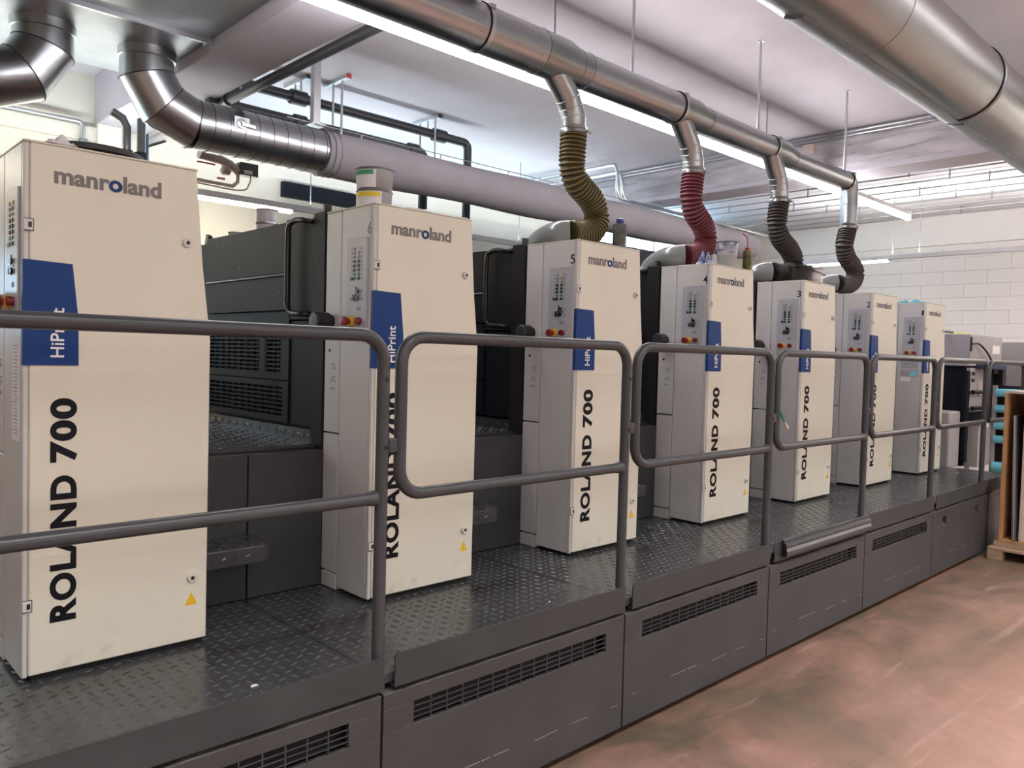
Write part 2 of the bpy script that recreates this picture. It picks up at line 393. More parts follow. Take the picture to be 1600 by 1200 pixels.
# beams across the bay
struct(MB().box(2.095, 2.512, YF, YB, 3.45, ZC).build('ceiling_beam', beamm, bevel=0.012))
mb = MB()
mb.box(7.7, 8.1, YF, YB, 3.45, ZC); fb = struct(mb.build('ceiling_beam', beamm, bevel=0.01))
# flaking old plaster band on the near face of the far beam (uneven relief)
ny, nz_ = 90, 12; P = []; F = []
rr = random.Random(3); hh = [[rr.random() for _ in range(nz_+1)] for _ in range(ny+1)]
for i in range(ny+1):
    for j in range(nz_+1):
        y = 0.0+7.4*i/ny; z = 3.50+0.30*j/nz_
        edge = min(j, nz_-j)
        d = 0.0 if edge == 0 else (0.012+0.018*hh[i][j]+(0.026 if j in (3, 4, 8) and hh[i][j] > 0.3 else 0))
        P.append((7.70-d-0.001, y, z+0.012*math.sin(i*0.7+j)*(0 if edge == 0 else 1)))
for i in range(ny):
    for j in range(nz_):
        a = i*(nz_+1)+j; F.append((a, a+1, a+nz_+2, a+nz_+1))
MB().add(P, F).build('plaster_face', rough_beam, fb, angle=60)
# pilaster and ledge on the back wall at the far left
struct(MB().box(2.10, 2.36, YB-0.10, YB, 0, 3.87).box(XL, 2.10, YB-0.06, YB, 3.30, 3.42).build('trim_1', wallm))

# ------------------------------------------------------------------ press: walkway deck, toe boards, base panels, rails
PIT = 1.212
JX = [1.405+PIT*i for i in range(-1, 6)]          # joints between the segments
ZD = 0.573
def lugs(x0, x1, y0, y1, z, sx=0.042, L=0.018, Wd=0.0045, h=0.0032):
    nx = int((x1-x0)/sx); ny = int((y1-y0)/sx)
    ii, jj = np.meshgrid(np.arange(nx), np.arange(ny), indexing='ij'); ii = ii.ravel(); jj = jj.ravel()
    cx = x0+(ii+0.5)*(x1-x0)/nx; cy = y0+(jj+0.5)*(y1-y0)/ny; th = np.where((ii+jj) % 2 == 0, 0.35, 0.35+PI/2)
    c, s = np.cos(th), np.sin(th)
    loc = np.array([(-L, 0, 0), (-0.4*L, -Wd, 0), (0.4*L, -Wd, 0), (L, 0, 0), (0.4*L, Wd, 0), (-0.4*L, Wd, 0), (-0.5*L, 0, h), (0.5*L, 0, h)])
    V = np.empty((len(cx), 8, 3))
    for k in range(8):
        V[:, k, 0] = cx+loc[k, 0]*c-loc[k, 1]*s; V[:, k, 1] = cy+loc[k, 0]*s+loc[k, 1]*c; V[:, k, 2] = z+loc[k, 2]
    fs = [(0, 1, 6), (1, 2, 7, 6), (2, 3, 7), (3, 4, 7), (4, 5, 6, 7), (5, 0, 6)]
    return V, fs
def lug_mb(x0, x1, y0, y1, z, **k):
    V, fs = lugs(x0, x1, y0, y1, z, **k); m = MB()
    m.v = [tuple(p) for p in V.reshape(-1, 3)]; m.f = [tuple(8*i+a for a in f) for i in range(len(V)) for f in fs]; m.m = [0]*len(m.f)
    return m
deck = thing('walkway_deck', 'long dark grey chequer-plate walkway along the foot of the press towers', 'walkway', (0, 2.03, ZD))
def sub(o, base):
    return o
edges = [-0.7]+JX[1:]+[8.70]
for a, b in zip(edges[:-1], edges[1:]):
    p = MB().box(a+0.002, b-0.002, 0.0, 1.07, -0.03, 0.0).build('deck_plate', deckm, deck, smooth=False)
    l = lug_mb(a+0.012, b-0.012, 0.012, 1.06, 0.0).build('tread_lugs', lugm, p, smooth=False); l['kind'] = 'stuff'
MB().box(-0.7, 7.55, 0.06, 1.0, -0.5, -0.03).build('substructure', blackm, deck)

def toe_board(x0, x1, label):
    h0, h1, c = 0.530, 0.636, 0.012
    poly = [(x0, h0), (x1, h0)] + [(x1-c+c*math.cos(t), h1-c+c*math.sin(t)) for t in (0, 0.5, 1.05, PI/2)] + [(x0+c+c*math.cos(t), h1-c+c*math.sin(t)) for t in (PI/2, 2.1, 2.6, PI)]
    o = MB().prism(poly, 1, 2.010, 2.016).build('toe_board', anth)
    o2 = MB().box(x0, x1, 2.016, 2.060, h0, h0+0.006).build('foot_flange', anth, o)
    return tag(o, label, 'toe board', 'toe boards along the walkway edge')
toe_txt = ['dark grey toe board in front of the leftmost press tower', 'dark grey toe board right of the nearest rail post',
           'dark grey toe board on the walkway edge below tower 4', 'dark grey toe board carrying the ribbed edge strip',
           'dark grey toe board below the towers numbered 2 and 1', 'short dark toe board beside the feeder, over the handle panel', 'last short toe board at the far end of the walkway']
ends = [(-0.7, 1.408), (1.448, JX[2]-0.006), (JX[2]+0.045, JX[3]-0.006), (JX[3]+0.045, JX[4]+0.0), (JX[4]+0.045, JX[5]-0.006), (JX[5]+0.045, JX[6]+0.03), (JX[6]+0.07, 8.70)]
for (a, b), t in zip(ends, toe_txt): toe_board(a, b, t)
es = thing('edge_strip', 'ribbed grey edge strip bolted along the toe board under tower 3', 'edge strip', (3.945, 2.010, 0.55))
mb = MB()
prof = [(0.0, 0.0), (-0.028, 0.0), (-0.034, 0.012), (-0.034, 0.030), (-0.022, 0.044), (-0.022, 0.050), (-0.030, 0.056), (-0.026, 0.070), (-0.012, 0.078), (-0.012, 0.084), (-0.018, 0.088), (0.0, 0.092)]
mb.prism([(y, z) for y, z in prof[::-1]], 0, 0.0, 1.10); mb.build('ribbed_profile', railm, es, smooth=False)
MB().prism([(y, z) for y, z in [(-0.004, 0.09), (-0.030, 0.052), (-0.032, 0.006), (-0.004, 0.004)]], 0, -0.004, 0.0).build('end_cap', black, es)

def base_panel(x0, x1, label, vent=True, grips=()):
    root = thing('base_panel', label, 'panel', (x0, 2.014, 0), 'base panels under the walkway')
    Lx = x1-x0; zb, ztp = 0.035, 0.512
    va, vb, vz0, vz1 = 0.118, Lx-0.115, 0.387, 0.462
    m = MB(); th = 0.02
    if vent:
        m.box(0, Lx, 0, th, zb, vz0).box(0, Lx, 0, th, vz1, ztp).box(0, va, 0, th, vz0, vz1).box(vb, Lx, 0, th, vz0, vz1)
    else:
        zs = [0.385, 0.455]; xs = 0.0
        m.box(0, Lx, 0, th, zb, 0.385).box(0, Lx, 0, th, 0.452, ztp)
        for g in grips: m.box(xs, g-0.04, 0, th, 0.385, 0.452); xs = g+0.04
        m.box(xs, Lx, 0, th, 0.385, 0.452)
    MB().box(0, Lx, 0.0205, 0.05, ztp-0.012, ztp+0.001).box(0, Lx, 0.001, 0.0205, ztp, ztp+0.0012).build('top_return', worn, root)
    m.build('panel_sheet', basem, root, bevel=0.0015, seg=1)
    if vent:
        g = MB(); n = 14; step = (vb-va)/n
        for k in range(1, n): g.box(va+k*step-0.0022, va+k*step+0.0022, 0.001, 0.005, vz0, vz1)
        for k in range(1, 4):
            z = vz0+(vz1-vz0)*k/4; g.box(va, vb, 0.0015, 0.005, z-0.0017, z+0.0017)
        g.build('vent_grille', anth, root, smooth=False)
        MB().box(va-0.01, vb+0.01, 0.05, 0.055, vz0-0.01, vz1+0.01).build('vent_backing', blackm, root)
    for gx in grips:
        w = MB().box(gx-0.042, gx+0.042, 0.03, 0.034, 0.383, 0.454).build('grip_recess', black, root)
        MB().prism([(0.002, 0.385), (0.03, 0.385), (0.03, 0.42)], 0, gx-0.03, gx+0.03).build('grip_lip', railm, w)
    MB().box(0.0, Lx, 0.07, 0.09, 0.0, zb+0.02).build('toe_recess_shade', blackm, root)  # matt black strip stands for the shade in the gap under the panel
    return root
bp_txt = ['grey vented base panel under the leftmost press tower', 'grey vented base panel between the first two rail posts, scratched low down',
          'grey vented base panel below tower 4 with a long pale scrape', 'grey vented base panel under the ribbed edge strip',
          'grey vented base panel below towers 2 and 1']
for i in range(5): base_panel(JX[i]+0.005, JX[i+1]-0.005, bp_txt[i])
base_panel(JX[5]+0.005, JX[6]+0.11, 'plain grey base panel with two square grip holes near the feeder', False, (0.25, 1.02))
o = MB().prism([(7.60, 2.014), (8.40, 2.12), (8.40, 2.16), (7.60, 2.05)], 2, 0.03, 0.512).build('corner_base_panel', basem)
tag(o, 'dark angled base panel at the far corner beside the pallet', 'panel')

RR = 0.0205; YR = 2.046; ZT, ZL = 1.636, 1.131
def arc(c, r, a0, a1, n=8):
    return [(c[0]+r*math.cos(a0+(a1-a0)*k/n), c[1]+r*math.sin(a0+(a1-a0)*k/n)) for k in range(n+1)]
rail_txt = ['nearest grey tubular rail frame crossing the leftmost tower', 'grey tubular rail frame ending before the tower with the grey bottle', 'grey tubular rail frame before the tower with the ink-smeared pail',
            'grey tubular rail frame with a green brush stuck on its left corner', 'grey tubular rail frame right of the ribbed edge strip', 'grey tubular rail frame before the tower with cyan cloth on top', 'last grey tubular rail frame beside the feeder']
def rail_frame(i):
    xr = 1.405+PIT*i; xl = 1.405+PIT*(i-1)+0.068; R = 0.085
    root = thing('guard_rail', rail_txt[i], 'railing', (xl if i else -0.4, YR, ZD), 'rail frames along the walkway')
    ox = root.location.x; Z = lambda z: z-ZD
    if i == 6: xr = 8.62
    pts = []
    if i == 0:
        pts = [(-0.4, ZT)]
    else:
        pts = [(xl+0.12, ZL)] + arc((xl+R, ZL+R), R, -PI/2, -PI) + arc((xl+R, ZT-R), R, PI, PI/2)
    pts += arc((xr-R, ZT-R), R, PI/2, 0) + [(xr, 1.0)]
    # the bent top tube with left return
    MB().tube([(x-ox, 0, Z(z)) for x, z in pts], RR, 16).build('top_tube', railm, root)
    MB().tube([(xr-ox, 0, Z(1.0)), (xr-ox, 0, 0.0)], RR, 16).build('post', railm, root)
    x0 = -0.4 if i == 0 else xl+0.12
    MB().tube([(x0-ox, 0, Z(ZL)), (xr-0.10-ox, 0, Z(ZL)), (xr-0.06-ox, 0, Z(ZL))], RR*0.98, 16).tube([(xr-0.06-ox, 0, Z(ZL)), (xr-0.022-ox, 0, Z(ZL))], [RR*0.98, RR*1.25], 16).build('middle_tube', railm, root)
    if i < 6:
        MB().box(xr+0.018-ox, xr+0.05-ox, -0.014, 0.014, Z(1.27), Z(1.315)).build('clamp_block', railm, root, bevel=0.004)
        b = MB()
        for z in (1.50, 1.29): b.lathe([(0.006, -0.004), (0.006, 0.0), (0.003, 0.003)], (xr-ox, -RR, Z(z)), 10, 'y')
        b.build('bolt_head', black, root)
    MB().lathe([(0.034, 0), (0.034, 0.006), (0.022, 0.008)], (xr-ox, 0, 0.0), 20).build('foot_plate', railm, root)
for i in range(7): rail_frame(i)

# ------------------------------------------------------------------ press towers
TX = [0.5582+1.2*i for i in range(7)]; YT = 2.640; ZB = 0.590; ZTOP = 2.166
DW, DT = 0.551, 0.499      # door width below / at the top
def door_poly(x0, z0=0.0):
    return [(x0, z0), (0.549, z0), (0.551, 0.87), (0.552, 1.02), (0.524, 1.26), (DT, ZTOP-ZB), (x0, ZTOP-ZB)]
def make_tower():
    t = thing('press_tower', 'x', 'press tower', (TX[0], YT, ZB), 'press towers along the walkway')
    Z = lambda z: z-ZB
    # carcass behind the door
    MB().prism(door_poly(0.004), 1, 0.024, 0.242).build('cabinet_body', grey_side, t, bevel=0.004)
    MB().prism(door_poly(0.016, 0.004), 1, 0.0, 0.022).build('front_door', cream, t, bevel=0.005)
    MB().box(0.0, 0.016, 0.004, 0.0235, 0.0, ZTOP-ZB).build('corner_strip', grey_side, t, bevel=0.004)
    MB().box(0.0, 0.012, 0.026, 0.240, 0.0, Z(ZTOP)).build('side_panel', grey_side, t, bevel=0.003)
    for z0, z1 in ((0.574, 0.640), (0.645, 1.233), (1.238, ZTOP)):
        MB().box(0.0, 0.40, 0.2445, 0.362, Z(z0)+0.001, Z(z1)-0.001).build('rear_panel', grey_side, t, bevel=0.003)
    MB().prism([(-0.001, Z(ZTOP)), (DT+0.003, Z(ZTOP)), (DT+0.003, Z(ZTOP)+0.006), (-0.001, Z(ZTOP)+0.006)], 1, -0.001, 0.365).build('top_cover', cream, t, bevel=0.002)
    MB().box(0.03, 0.53, 0.02, 0.34, -0.017, 0.0).build('plinth', blackm, t)
    # blue badge wraps the left edge
    bp_ = [(0.0, Z(1.519)), (0.146, Z(1.519)), (0.145, Z(1.657)), (0.128, Z(1.823)), (0.0, Z(1.827))]
    bd = MB().prism(bp_, 1, -0.003, 0.001).box(-0.0025, 0.001, -0.003, 0.014, Z(1.519), Z(1.826)).build('badge', blue, t)
    lettering('badge_lettering', 'HiPrint', 'front_up', (0.070, 0.1065, -0.0032), (Z(1.543), Z(1.690)), ink_white, bd, 0.010)
    lettering('model_lettering', 'ROLAND', 'front_up', (0.0715, 0.1445, -0.0004), (Z(0.744), Z(1.188)), ink_black, t, 0.042, space=1.10)
    lettering('number_lettering', '700', 'front_up', (0.0705, 0.1445, -0.0004), (Z(1.228), Z(1.421)), ink_black, t, 0.042, space=1.10)
    lettering('brand_lettering', 'manroland', 'front', (0.078, 0.385, -0.0004), (Z(2.056), Z(2.108)), [ink_grey, ink_blue], t, 0.032, accents=[4])
    for x, z in ((0.468, 1.926), (0.496, 0.809)):
        lk = MB().lathe([(0.0, 0.012), (0.0135, 0.012), (0.0155, 0.009), (0.0165, 0.0)], (0, 0, 0), 24)
        lk.v = [(a, -c_, b) for a, b, c_ in lk.v]; lk.f = [f for f in lk.f]
        lo = lk.build('door_lock', white_lk, t, (x, 0, Z(z)))
        k = MB().lathe([(0.0, 0.0128), (0.0055, 0.0128), (0.007, 0.0118)], (0, 0, 0), 14); k.v = [(a, -c_, b) for a, b, c_ in k.v]
        k.build('key_slot', black, lo)
    MB().prism([(0.474, Z(0.716)), (0.517, Z(0.716)), (0.4955, Z(0.758))], 1, -0.0016, 0.0).build('warning_triangle', yellow, t)
    for z in (1.927, 0.806):
        h = MB().box(0.0, 0.024, -0.004, 0.006, Z(z)-0.016, Z(z)+0.016).build('hinge_clip', white_lk, t, bevel=0.002)
        MB().box(0.011, 0.020, -0.0055, -0.0035, Z(z)-0.008, Z(z)+0.008).build('clip_slot', black, h); MB().box(0.0005, 0.0265, -0.0012, 0.0, Z(z)-0.0185, Z(z)+0.0185).build('clip_outline', steel_dk, h)  # thin dark plate draws the outline around the clip
    # control panel on the side that faces the gap
    cp = MB().box(-0.007, 0.0, 0.040, 0.190, Z(1.645), Z(2.040)).build('control_panel', panel_grey, t, bevel=0.003)
    dk = MB().box(-0.0035, 0, -0.0070, 0.0070, -0.0060, 0.0060).mesh('push_button', black); gr = MB().box(-0.003, 0, -0.0068, 0.0068, -0.0058, 0.0058).mesh('push_button', green_bt)
    am = MB().box(-0.003, 0, -0.0072, 0.0072, -0.0062, 0.0062).mesh('push_button', orange_bt); gy = MB().box(-0.0025, 0, -0.0065, 0.0065, -0.0055, 0.0055).mesh('push_button', mid_grey)
    def bt(me, y, z): o_ = bpy.data.objects.new('push_button', me); C.objects.link(o_); o_.parent = cp; o_.location = (-0.007, y, z)
    for r in range(8):
        z = Z(1.998)-r*0.0172
        bt(am if r == 0 else gy if r < 3 else gr if r == 6 else dk, 0.100, z)
        bt(gy if r < 3 else gr if r == 6 else dk, 0.131, z)
    bt(dk, 0.150, Z(1.998)-7*0.0172)
    mk = MB()
    for r in range(8):
        z = Z(1.998)-r*0.0172
        for y in (0.080, 0.150):
            if y > 0.1 and r == 7: continue
            mk.box(-0.0078, -0.007, y-0.005, y+0.004, z-0.004, z-0.001); mk.box(-0.0078, -0.007, y-0.004, y+0.005, z+0.001, z+0.004)
    for y, z in ((0.075, 1.826), (0.075, 1.796), (0.160, 1.796)):
        for q in (-0.005, 0.0, 0.005): mk.box(-0.0078, -0.007, y-0.006, y+0.006, Z(z)+q-0.0015, Z(z)+q+0.0012)
    for q in (0.085, 0.095, 0.105): mk.box(-0.0078, -0.007, q-0.004, q+0.003, Z(1.748), Z(1.763))
    mk.build('panel_marks', mid_grey, cp, smooth=False)
    sy = MB()
    for y, z in ((0.103, 1.826), (0.103, 1.797), (0.131, 1.797)):
        sy.lathe([(0.0095, -0.0005), (0.0095, 0.003), (0.007, 0.005)], (-0.0125, y, Z(z)), 14, 'x')
    sy.box(-0.009, -0.007, 0.114, 0.120, Z(1.785), Z(1.845)); sy.box(-0.009, -0.007, 0.085, 0.145, Z(1.808), Z(1.814))
    sy.build('rocker_cluster', black, cp)
    es_ = MB().lathe([(0.0, -0.052), (0.016, -0.050), (0.0185, -0.044), (0.016, -0.026), (0.011, -0.022), (0.011, 0.0)], (-0.007, 0.140, Z(1.705)), 20, 'x').build('emergency_stop', red, cp)
    MB().lathe([(0.019, -0.016), (0.021, -0.012), (0.021, 0.0)], (-0.007, 0.140, Z(1.705)), 20, 'x').build('stop_collar', yel_pl, cp)
    MB().lathe([(0.0, -0.020), (0.013, -0.019), (0.015, -0.014), (0.014, 0.0)], (-0.007, 0.085, Z(1.706)), 20, 'x').build('round_button', red, cp)
    # round black knob on the rear panel
    MB().lathe([(0.0, -0.088), (0.034, -0.086), (0.039, -0.080), (0.039, -0.020), (0.030, -0.012), (0.030, 0.0)], (0.0, 0.315, Z(1.706)), 28, 'x', mats=[1, 0, 0, 0, 0]).build('side_knob', [black, pipe_black], t)
    # small pictograms and keyhole below the knob
    pg = MB()
    for (y, z, a, b) in ((0.300, 1.525, .003, .006), (0.285, 1.528, .010, .002), (0.285, 1.518, .008, .0015), (0.278, 1.510, .003, .005), (0.292, 1.510, .003, .005), (0.300, 1.470, .008, .002), (0.285, 1.474, .010, .002),
                         (0.292, 1.462, .009, .002), (0.306, 1.456, .003, .006), (0.277, 1.456, .003, .006), (0.31, 1.425, .003, .004), (0.30, 1.425, .003, .004), (0.29, 1.425, .003, .004), (0.28, 1.425, .003, .004)):
        pg.box(-0.0008, 0.0, y-a, y+a, Z(z)-b, Z(z)+b)
    pg.build('pictograms', mid_grey, t, smooth=False)
    MB().lathe([(0.0, -0.002), (0.007, -0.0015), (0.008, 0.0)], (0.0, 0.322, Z(1.585)), 12, 'x').build('keyhole', black, t)
    return t
white_lk = mat('lock_white', (0.62, 0.60, 0.56), 0.35)
tower_txt = ['leftmost and largest cream press tower, black lid lying on its top', 'second cream press tower from the left, two stacked ink tins on top', 'cream press tower numbered 5 with a grey bottle on top',
             'cream press tower numbered 4 with a blue-smeared pail on top', 'cream press tower numbered 3 with a black bucket on top', 'cream press tower numbered 2, paper edge lying on top', 'farthest cream press tower, numbered 1, with cyan cloth on top']
base_t = make_tower(); base_t['label'] = tower_txt[0]
towers = [base_t]
for i in range(1, 7): towers.append(dup(base_t, (TX[i], YT, ZB), tower_txt[i]))
for i, n in ((1, '6'), (2, '5'), (3, '4'), (4, '3'), (5, '2'), (6, '1')):
    w = 0.016 if n == '1' else 0.030
    lettering('unit_number', n, 'side', (0.020, 0.020+w, -0.0002), (2.052-ZB, 2.098-ZB), mid_grey if n == '6' else ink_black, towers[i], 0.0 if n == '6' else 0.004)
# label strip on the side of the leftmost tower, notice sheets on the last one
ls = MB().box(-0.0012, 0.0, 0.040, 0.130, 1.290-ZB, 1.590-ZB).build('label_strip', paper, towers[0])
mb = MB()
for k in range(26):
    z = 1.575-ZB-k*0.0105; mb.box(-0.002, -0.0012, 0.055+0.02*((k*7) % 3)/3, 0.115-0.03*((k*5) % 4)/4, z-0.0012, z+0.0012)
mb.build('label_marks', mid_grey, ls, smooth=False)
nt_ = MB().box(-0.0012, 0, 0.045, 0.20, 1.555-ZB, 1.625-ZB).build('notice_sheet', panel_grey, towers[6])
mb = MB()
for z in (1.61, 1.597, 1.575): mb.box(-0.002, -0.0012, 0.075, 0.19, z-ZB-0.003, z-ZB+0.002)
mb.box(-0.002, -0.0012, 0.055, 0.09, 1.573-ZB, 1.581-ZB); mb.build('notice_print', mid_grey, nt_, smooth=False)
n2 = MB().box(-0.0012, 0, 0.045, 0.20, 1.485-ZB, 1.545-ZB).build('notice_sheet', feeder_lilac, towers[6])
MB().prism([(0.06, 1.490-ZB), (0.125, 1.490-ZB), (0.105, 1.530-ZB), (0.06, 1.538-ZB)], 0, -0.002, -0.0012).build('notice_picture', cyan, n2)
MB().box(-0.0012, 0, 0.11, 0.20, 1.440-ZB, 1.480-ZB).build('notice_sheet', paper, towers[6])

# ------------------------------------------------------------------ printing units behind the towers
UY0 = 3.01
def make_unit():
    """origin at the tower's left edge; the unit fills the depth behind it and its step box reaches left over the gap"""
    u = thing('printing_unit', 'x', 'printing unit', (TX[1], UY0, ZD), 'printing units behind the towers')
    Z = lambda z: z-ZD
    D = 1.25
    MB().box(0.035, 0.52, 0.02, 2.3, 0.0, Z(2.150)).build('unit_body', anth_blue, u)
    MB().box(0.0, 0.06, 0.006, 0.105, 0.0, Z(2.180)).build('corner_column', guardm, u, bevel=0.004)
    MB().box(0.012, 0.035, 0.110, 0.330, Z(1.72), Z(2.168)).build('handle_panel', guardm, u, bevel=0.003)
    MB().box(0.020, 0.035, 0.110, 0.330, Z(1.24), Z(1.715)).build('lower_post_panel', anth_blue, u, bevel=0.003)
    MB().box(0.010, 0.035, 0.335, D, Z(1.937), Z(2.168)).build('upper_guard', guardm, u, bevel=0.003)
    MB().prism([(0.0, Z(1.926)), (0.035, Z(1.926)), (0.035, Z(1.936)), (0.010, Z(1.936))], 1, 0.335, D).build('ledge_highlight', galv_dk, u)  # pale strip paints the light caught along this ledge
    MB().box(0.010, 0.035, 0.335, D, Z(1.765), Z(1.925)).build('middle_guard', guardm, u, bevel=0.003)
    for z0, z1, ya, yb, s0, s1, n, nv, nm, gap in ((1.442, 1.758, 0.41, 1.21, 1.472, 1.655, 9, 11, 'louvre_guard', (3,)), (1.245, 1.436, 0.39, 1.20, 1.268, 1.412, 7, 11, 'lower_guard', ())):
        g = MB().box(0.012, 0.034, 0.335, D, Z(s1), Z(z1)).box(0.012, 0.034, 0.335, D, Z(z0), Z(s0)).box(0.012, 0.034, 0.335, ya, Z(s0), Z(s1)).box(0.012, 0.034, yb, D, Z(s0), Z(s1))
        st = (yb-ya)/nv
        for k in gap: g.box(0.012, 0.034, ya+(k-1)*st+0.01, ya+k*st, Z(s0), Z(s1))
        g.build(nm, anth_blue, u)
        s = MB(); h = (s1-s0)/n
        for k in range(n+1): s.box(0.014, 0.03, ya, yb, Z(s0+k*h)-0.0045, Z(s0+k*h)+0.0045)
        for k in range(1, nv): s.box(0.0135, 0.03, ya+k*st-0.0028, ya+k*st+0.0028, Z(s0), Z(s1))
        s.build('louvre_slats', anth_blue, u, smooth=False)
    bl = MB()
    for (y, z, r) in ((0.43, 1.855, .007), (0.40, 1.82, .006), (0.55, 1.79, .005), (0.85, 1.985, .006), (0.62, 2.12, .006), (1.05, 2.12, .006)): bl.lathe([(0.0, -0.003), (r, -0.002), (r, 0.0)], (0.0105, y, Z(z)), 10, 'x')
    bl.build('guard_bolt', black, u)
    # bent grab handle
    hp = [(0.012, 0.118, Z(2.172-0.03))] + [(-0.045, y, z) for y, z in []]
    pts = [(0.03, 0.125, Z(2.150)), (-0.020, 0.135, Z(2.150)), (-0.024, 0.20, Z(2.158)), (-0.026, 0.255, Z(2.150)), (-0.026, 0.285, Z(2.110)), (-0.026, 0.287, Z(1.83)), (-0.026, 0.285, Z(1.79)), (-0.024, 0.255, Z(1.752)), (-0.020, 0.16, Z(1.742)), (0.03, 0.145, Z(1.742))]
    MB().tube(spline(pts, 5), 0.0125, 12).build('grab_handle', black, u)
    MB().box(0.01, 0.045, 0.03, 0.05, Z(2.18), Z(2.215)).build('latch_stub', black, u, bevel=0.003)
    # step box, footboard with upturned flange, low step
    MB().box(-0.335, 0.0, -0.010, 0.09, 0.002, Z(1.159)).build('step_box', anth, u, bevel=0.004)
    MB().box(-0.655, -0.340, -0.010, 0.09, 0.002, Z(1.159)).build('step_box', anth, u, bevel=0.004)
    fb_ = MB().box(-0.655, 0.004, 0.055, D, Z(1.162), Z(1.178)).build('footboard', deckm, u)
    lug_mb(-0.65, 0.0, 0.065, D, Z(1.178), L=0.016, h=0.004, Wd=0.006).build('footboard_lugs', lugm, fb_, smooth=False)['kind'] = 'stuff'
    fl = MB().box(0.002, 0.008, 0.095, D, Z(1.178), Z(1.232)).build('footboard_flange', deckm, u)
    V, fs = lugs(0.10, D, 0.0, 0.05, 0.0); m = MB()
    V2 = np.stack([0.002-V[..., 2], V[..., 0], Z(1.180)+V[..., 1]], -1)
    m.v = [tuple(p) for p in V2.reshape(-1, 3)]; m.f = [tuple(8*i+a for a in f)[::-1] for i in range(len(V)) for f in fs]; m.m = [0]*len(m.f)
    m.build('flange_lugs', lugm, fl, smooth=False)['kind'] = 'stuff'
    MB().box(-0.66, 0.0, 0.10, 0.12, 0, Z(1.16)).build('box_core', blackm, u)
    sp = MB().prism([(-0.64, -0.21), (-0.36, -0.21), (-0.325, -0.175), (-0.325, -0.010), (-0.64, -0.010)], 2, Z(0.772), Z(0.838)).build('low_step', deckm, u, bevel=0.004)
    l2 = lug_mb(-0.635, -0.335, -0.205, -0.015, Z(0.838), L=0.014, h=0.003)
    V, fs = lugs(-0.635, -0.36, 0.0, 0.06, 0.0, L=0.014, h=0.003); V2 = np.stack([V[..., 0], -0.21-V[..., 2], Z(0.775)+V[..., 1]], -1)
    b0 = len(l2.v); l2.v += [tuple(p) for p in V2.reshape(-1, 3)]; l2.f += [tuple(b0+8*i+a for a in f) for i in range(len(V)) for f in fs]; l2.m = [0]*len(l2.f)
    l2.build('step_lugs', lugm, sp, smooth=False)['kind'] = 'stuff'
    MB().box(-0.6, -0.37, -0.03, -0.010, Z(0.70), Z(0.775)).build('step_bracket', anth, u)
    return u
def spline(pts, n=6):
    P = [Vector(p) for p in pts]; P = [P[0]*2-P[1]]+P+[P[-1]*2-P[-2]]; out = []
    for i in range(1, len(P)-2):
        for k in range(n):
            t = k/n; a, b, c, d = P[i-1], P[i], P[i+1], P[i+2]
            out.append(0.5*((2*b)+(-a+c)*t+(2*a-5*b+4*c-d)*t*t+(-a+3*b-3*c+d)*t**3))
    out.append(P[-2]); return out
unit_txt = ['dark printing unit with louvred guard between the two leftmost towers', 'dark printing unit in the gap under the rail joint right of the ink tins', 'dark printing unit in the gap right of the grey bottle',
            'dark printing unit in the narrow gap right of the ink-smeared pail', 'dark printing unit in the narrow gap right of the black bucket', 'dark printing unit left of the tower with cyan cloth on top']
u1 = make_unit(); u1['label'] = unit_txt[0]; units = [u1]
for i in range(2, 7): units.append(dup(u1, (TX[i], UY0, ZD), unit_txt[i-1]))
o = MB().box(6.25, 7.62, 5.40, 5.9, 0.0, 2.80).box(6.30, 7.57, 5.385, 5.40, 2.2, 2.76).build('dryer_cabinet', anth_blue, bevel=0.006); tag(o, 'dark navy cabinet rising behind the gap between towers 5 and 4', 'cabinet')

# ------------------------------------------------------------------ overhead extraction duct with branches and hoses
DY, DZ = 2.95, 3.164
duct = thing('extraction_duct', 'long galvanised extraction duct stepping down in diameter with four branch pipes', 'duct', (0, DY, DZ))
O2, O3, O4 = -0.004, -0.009, -0.026           # the smaller sections sit slightly lower
segs = [(-1.2, 0.9, .112, 0), (0.9, 2.52, .112, 0), (2.52, 2.93, .113, 0), (3.30, 4.16, .095, O2), (4.52, 5.36, .081, O3), (5.70, 6.68, .070, O4)]
for a, b, r, o_ in segs: MB().lathe([(r, a), (r, b)], (0, 0, o_), 48, 'x').build('duct_segment', galv, duct)
tees = [(2.93, 3.30, .114, .097, 0, O2), (4.16, 4.52, .097, .083, O2, O3), (5.36, 5.70, .083, .072, O3, O4)]
for a, b, r0, r1, o0, o1 in tees:
    MB().tube([(a, 0, o0), (a+0.20, 0, o0), (a+0.29, 0, o1), (b, 0, o1)], [r0, r0, r1, r1], 48, False).build('tee_piece', galv2, duct)
for x, r, o_ in ((2.93, .114, 0), (3.22, .098, O2), (3.30, .097, O2), (4.50, .083, O3), (5.68, .072, O4), (0.9, .113, 0)):
    MB().ring((x, 0, o_), r, 0.0022, 'x', 48, 6).build('bead', galv_dk, duct)
for x, r, o_ in ((2.525, .1145, 0), (4.165, .099, O2), (5.365, .0845, O3), (6.675, .0725, O4)):
    c = MB().lathe([(r-0.003, x-0.002), (r+0.002, x), (r+0.002, x+0.022), (r-0.003, x+0.024)], (0, 0, o_), 48, 'x').build('clamp_band', zinc, duct)
    MB().ring((x-0.004, 0, o_), r+0.001, 0.003, 'x', 48, 6).build('gasket', blackm, c)
    MB().box(x-0.004, x+0.03, -0.012, 0.012, -0.006, 0.014).build('clamp_screw', zinc, c, (0, r*math.cos(2.45), r*math.sin(2.45)+o_))
rv = MB()
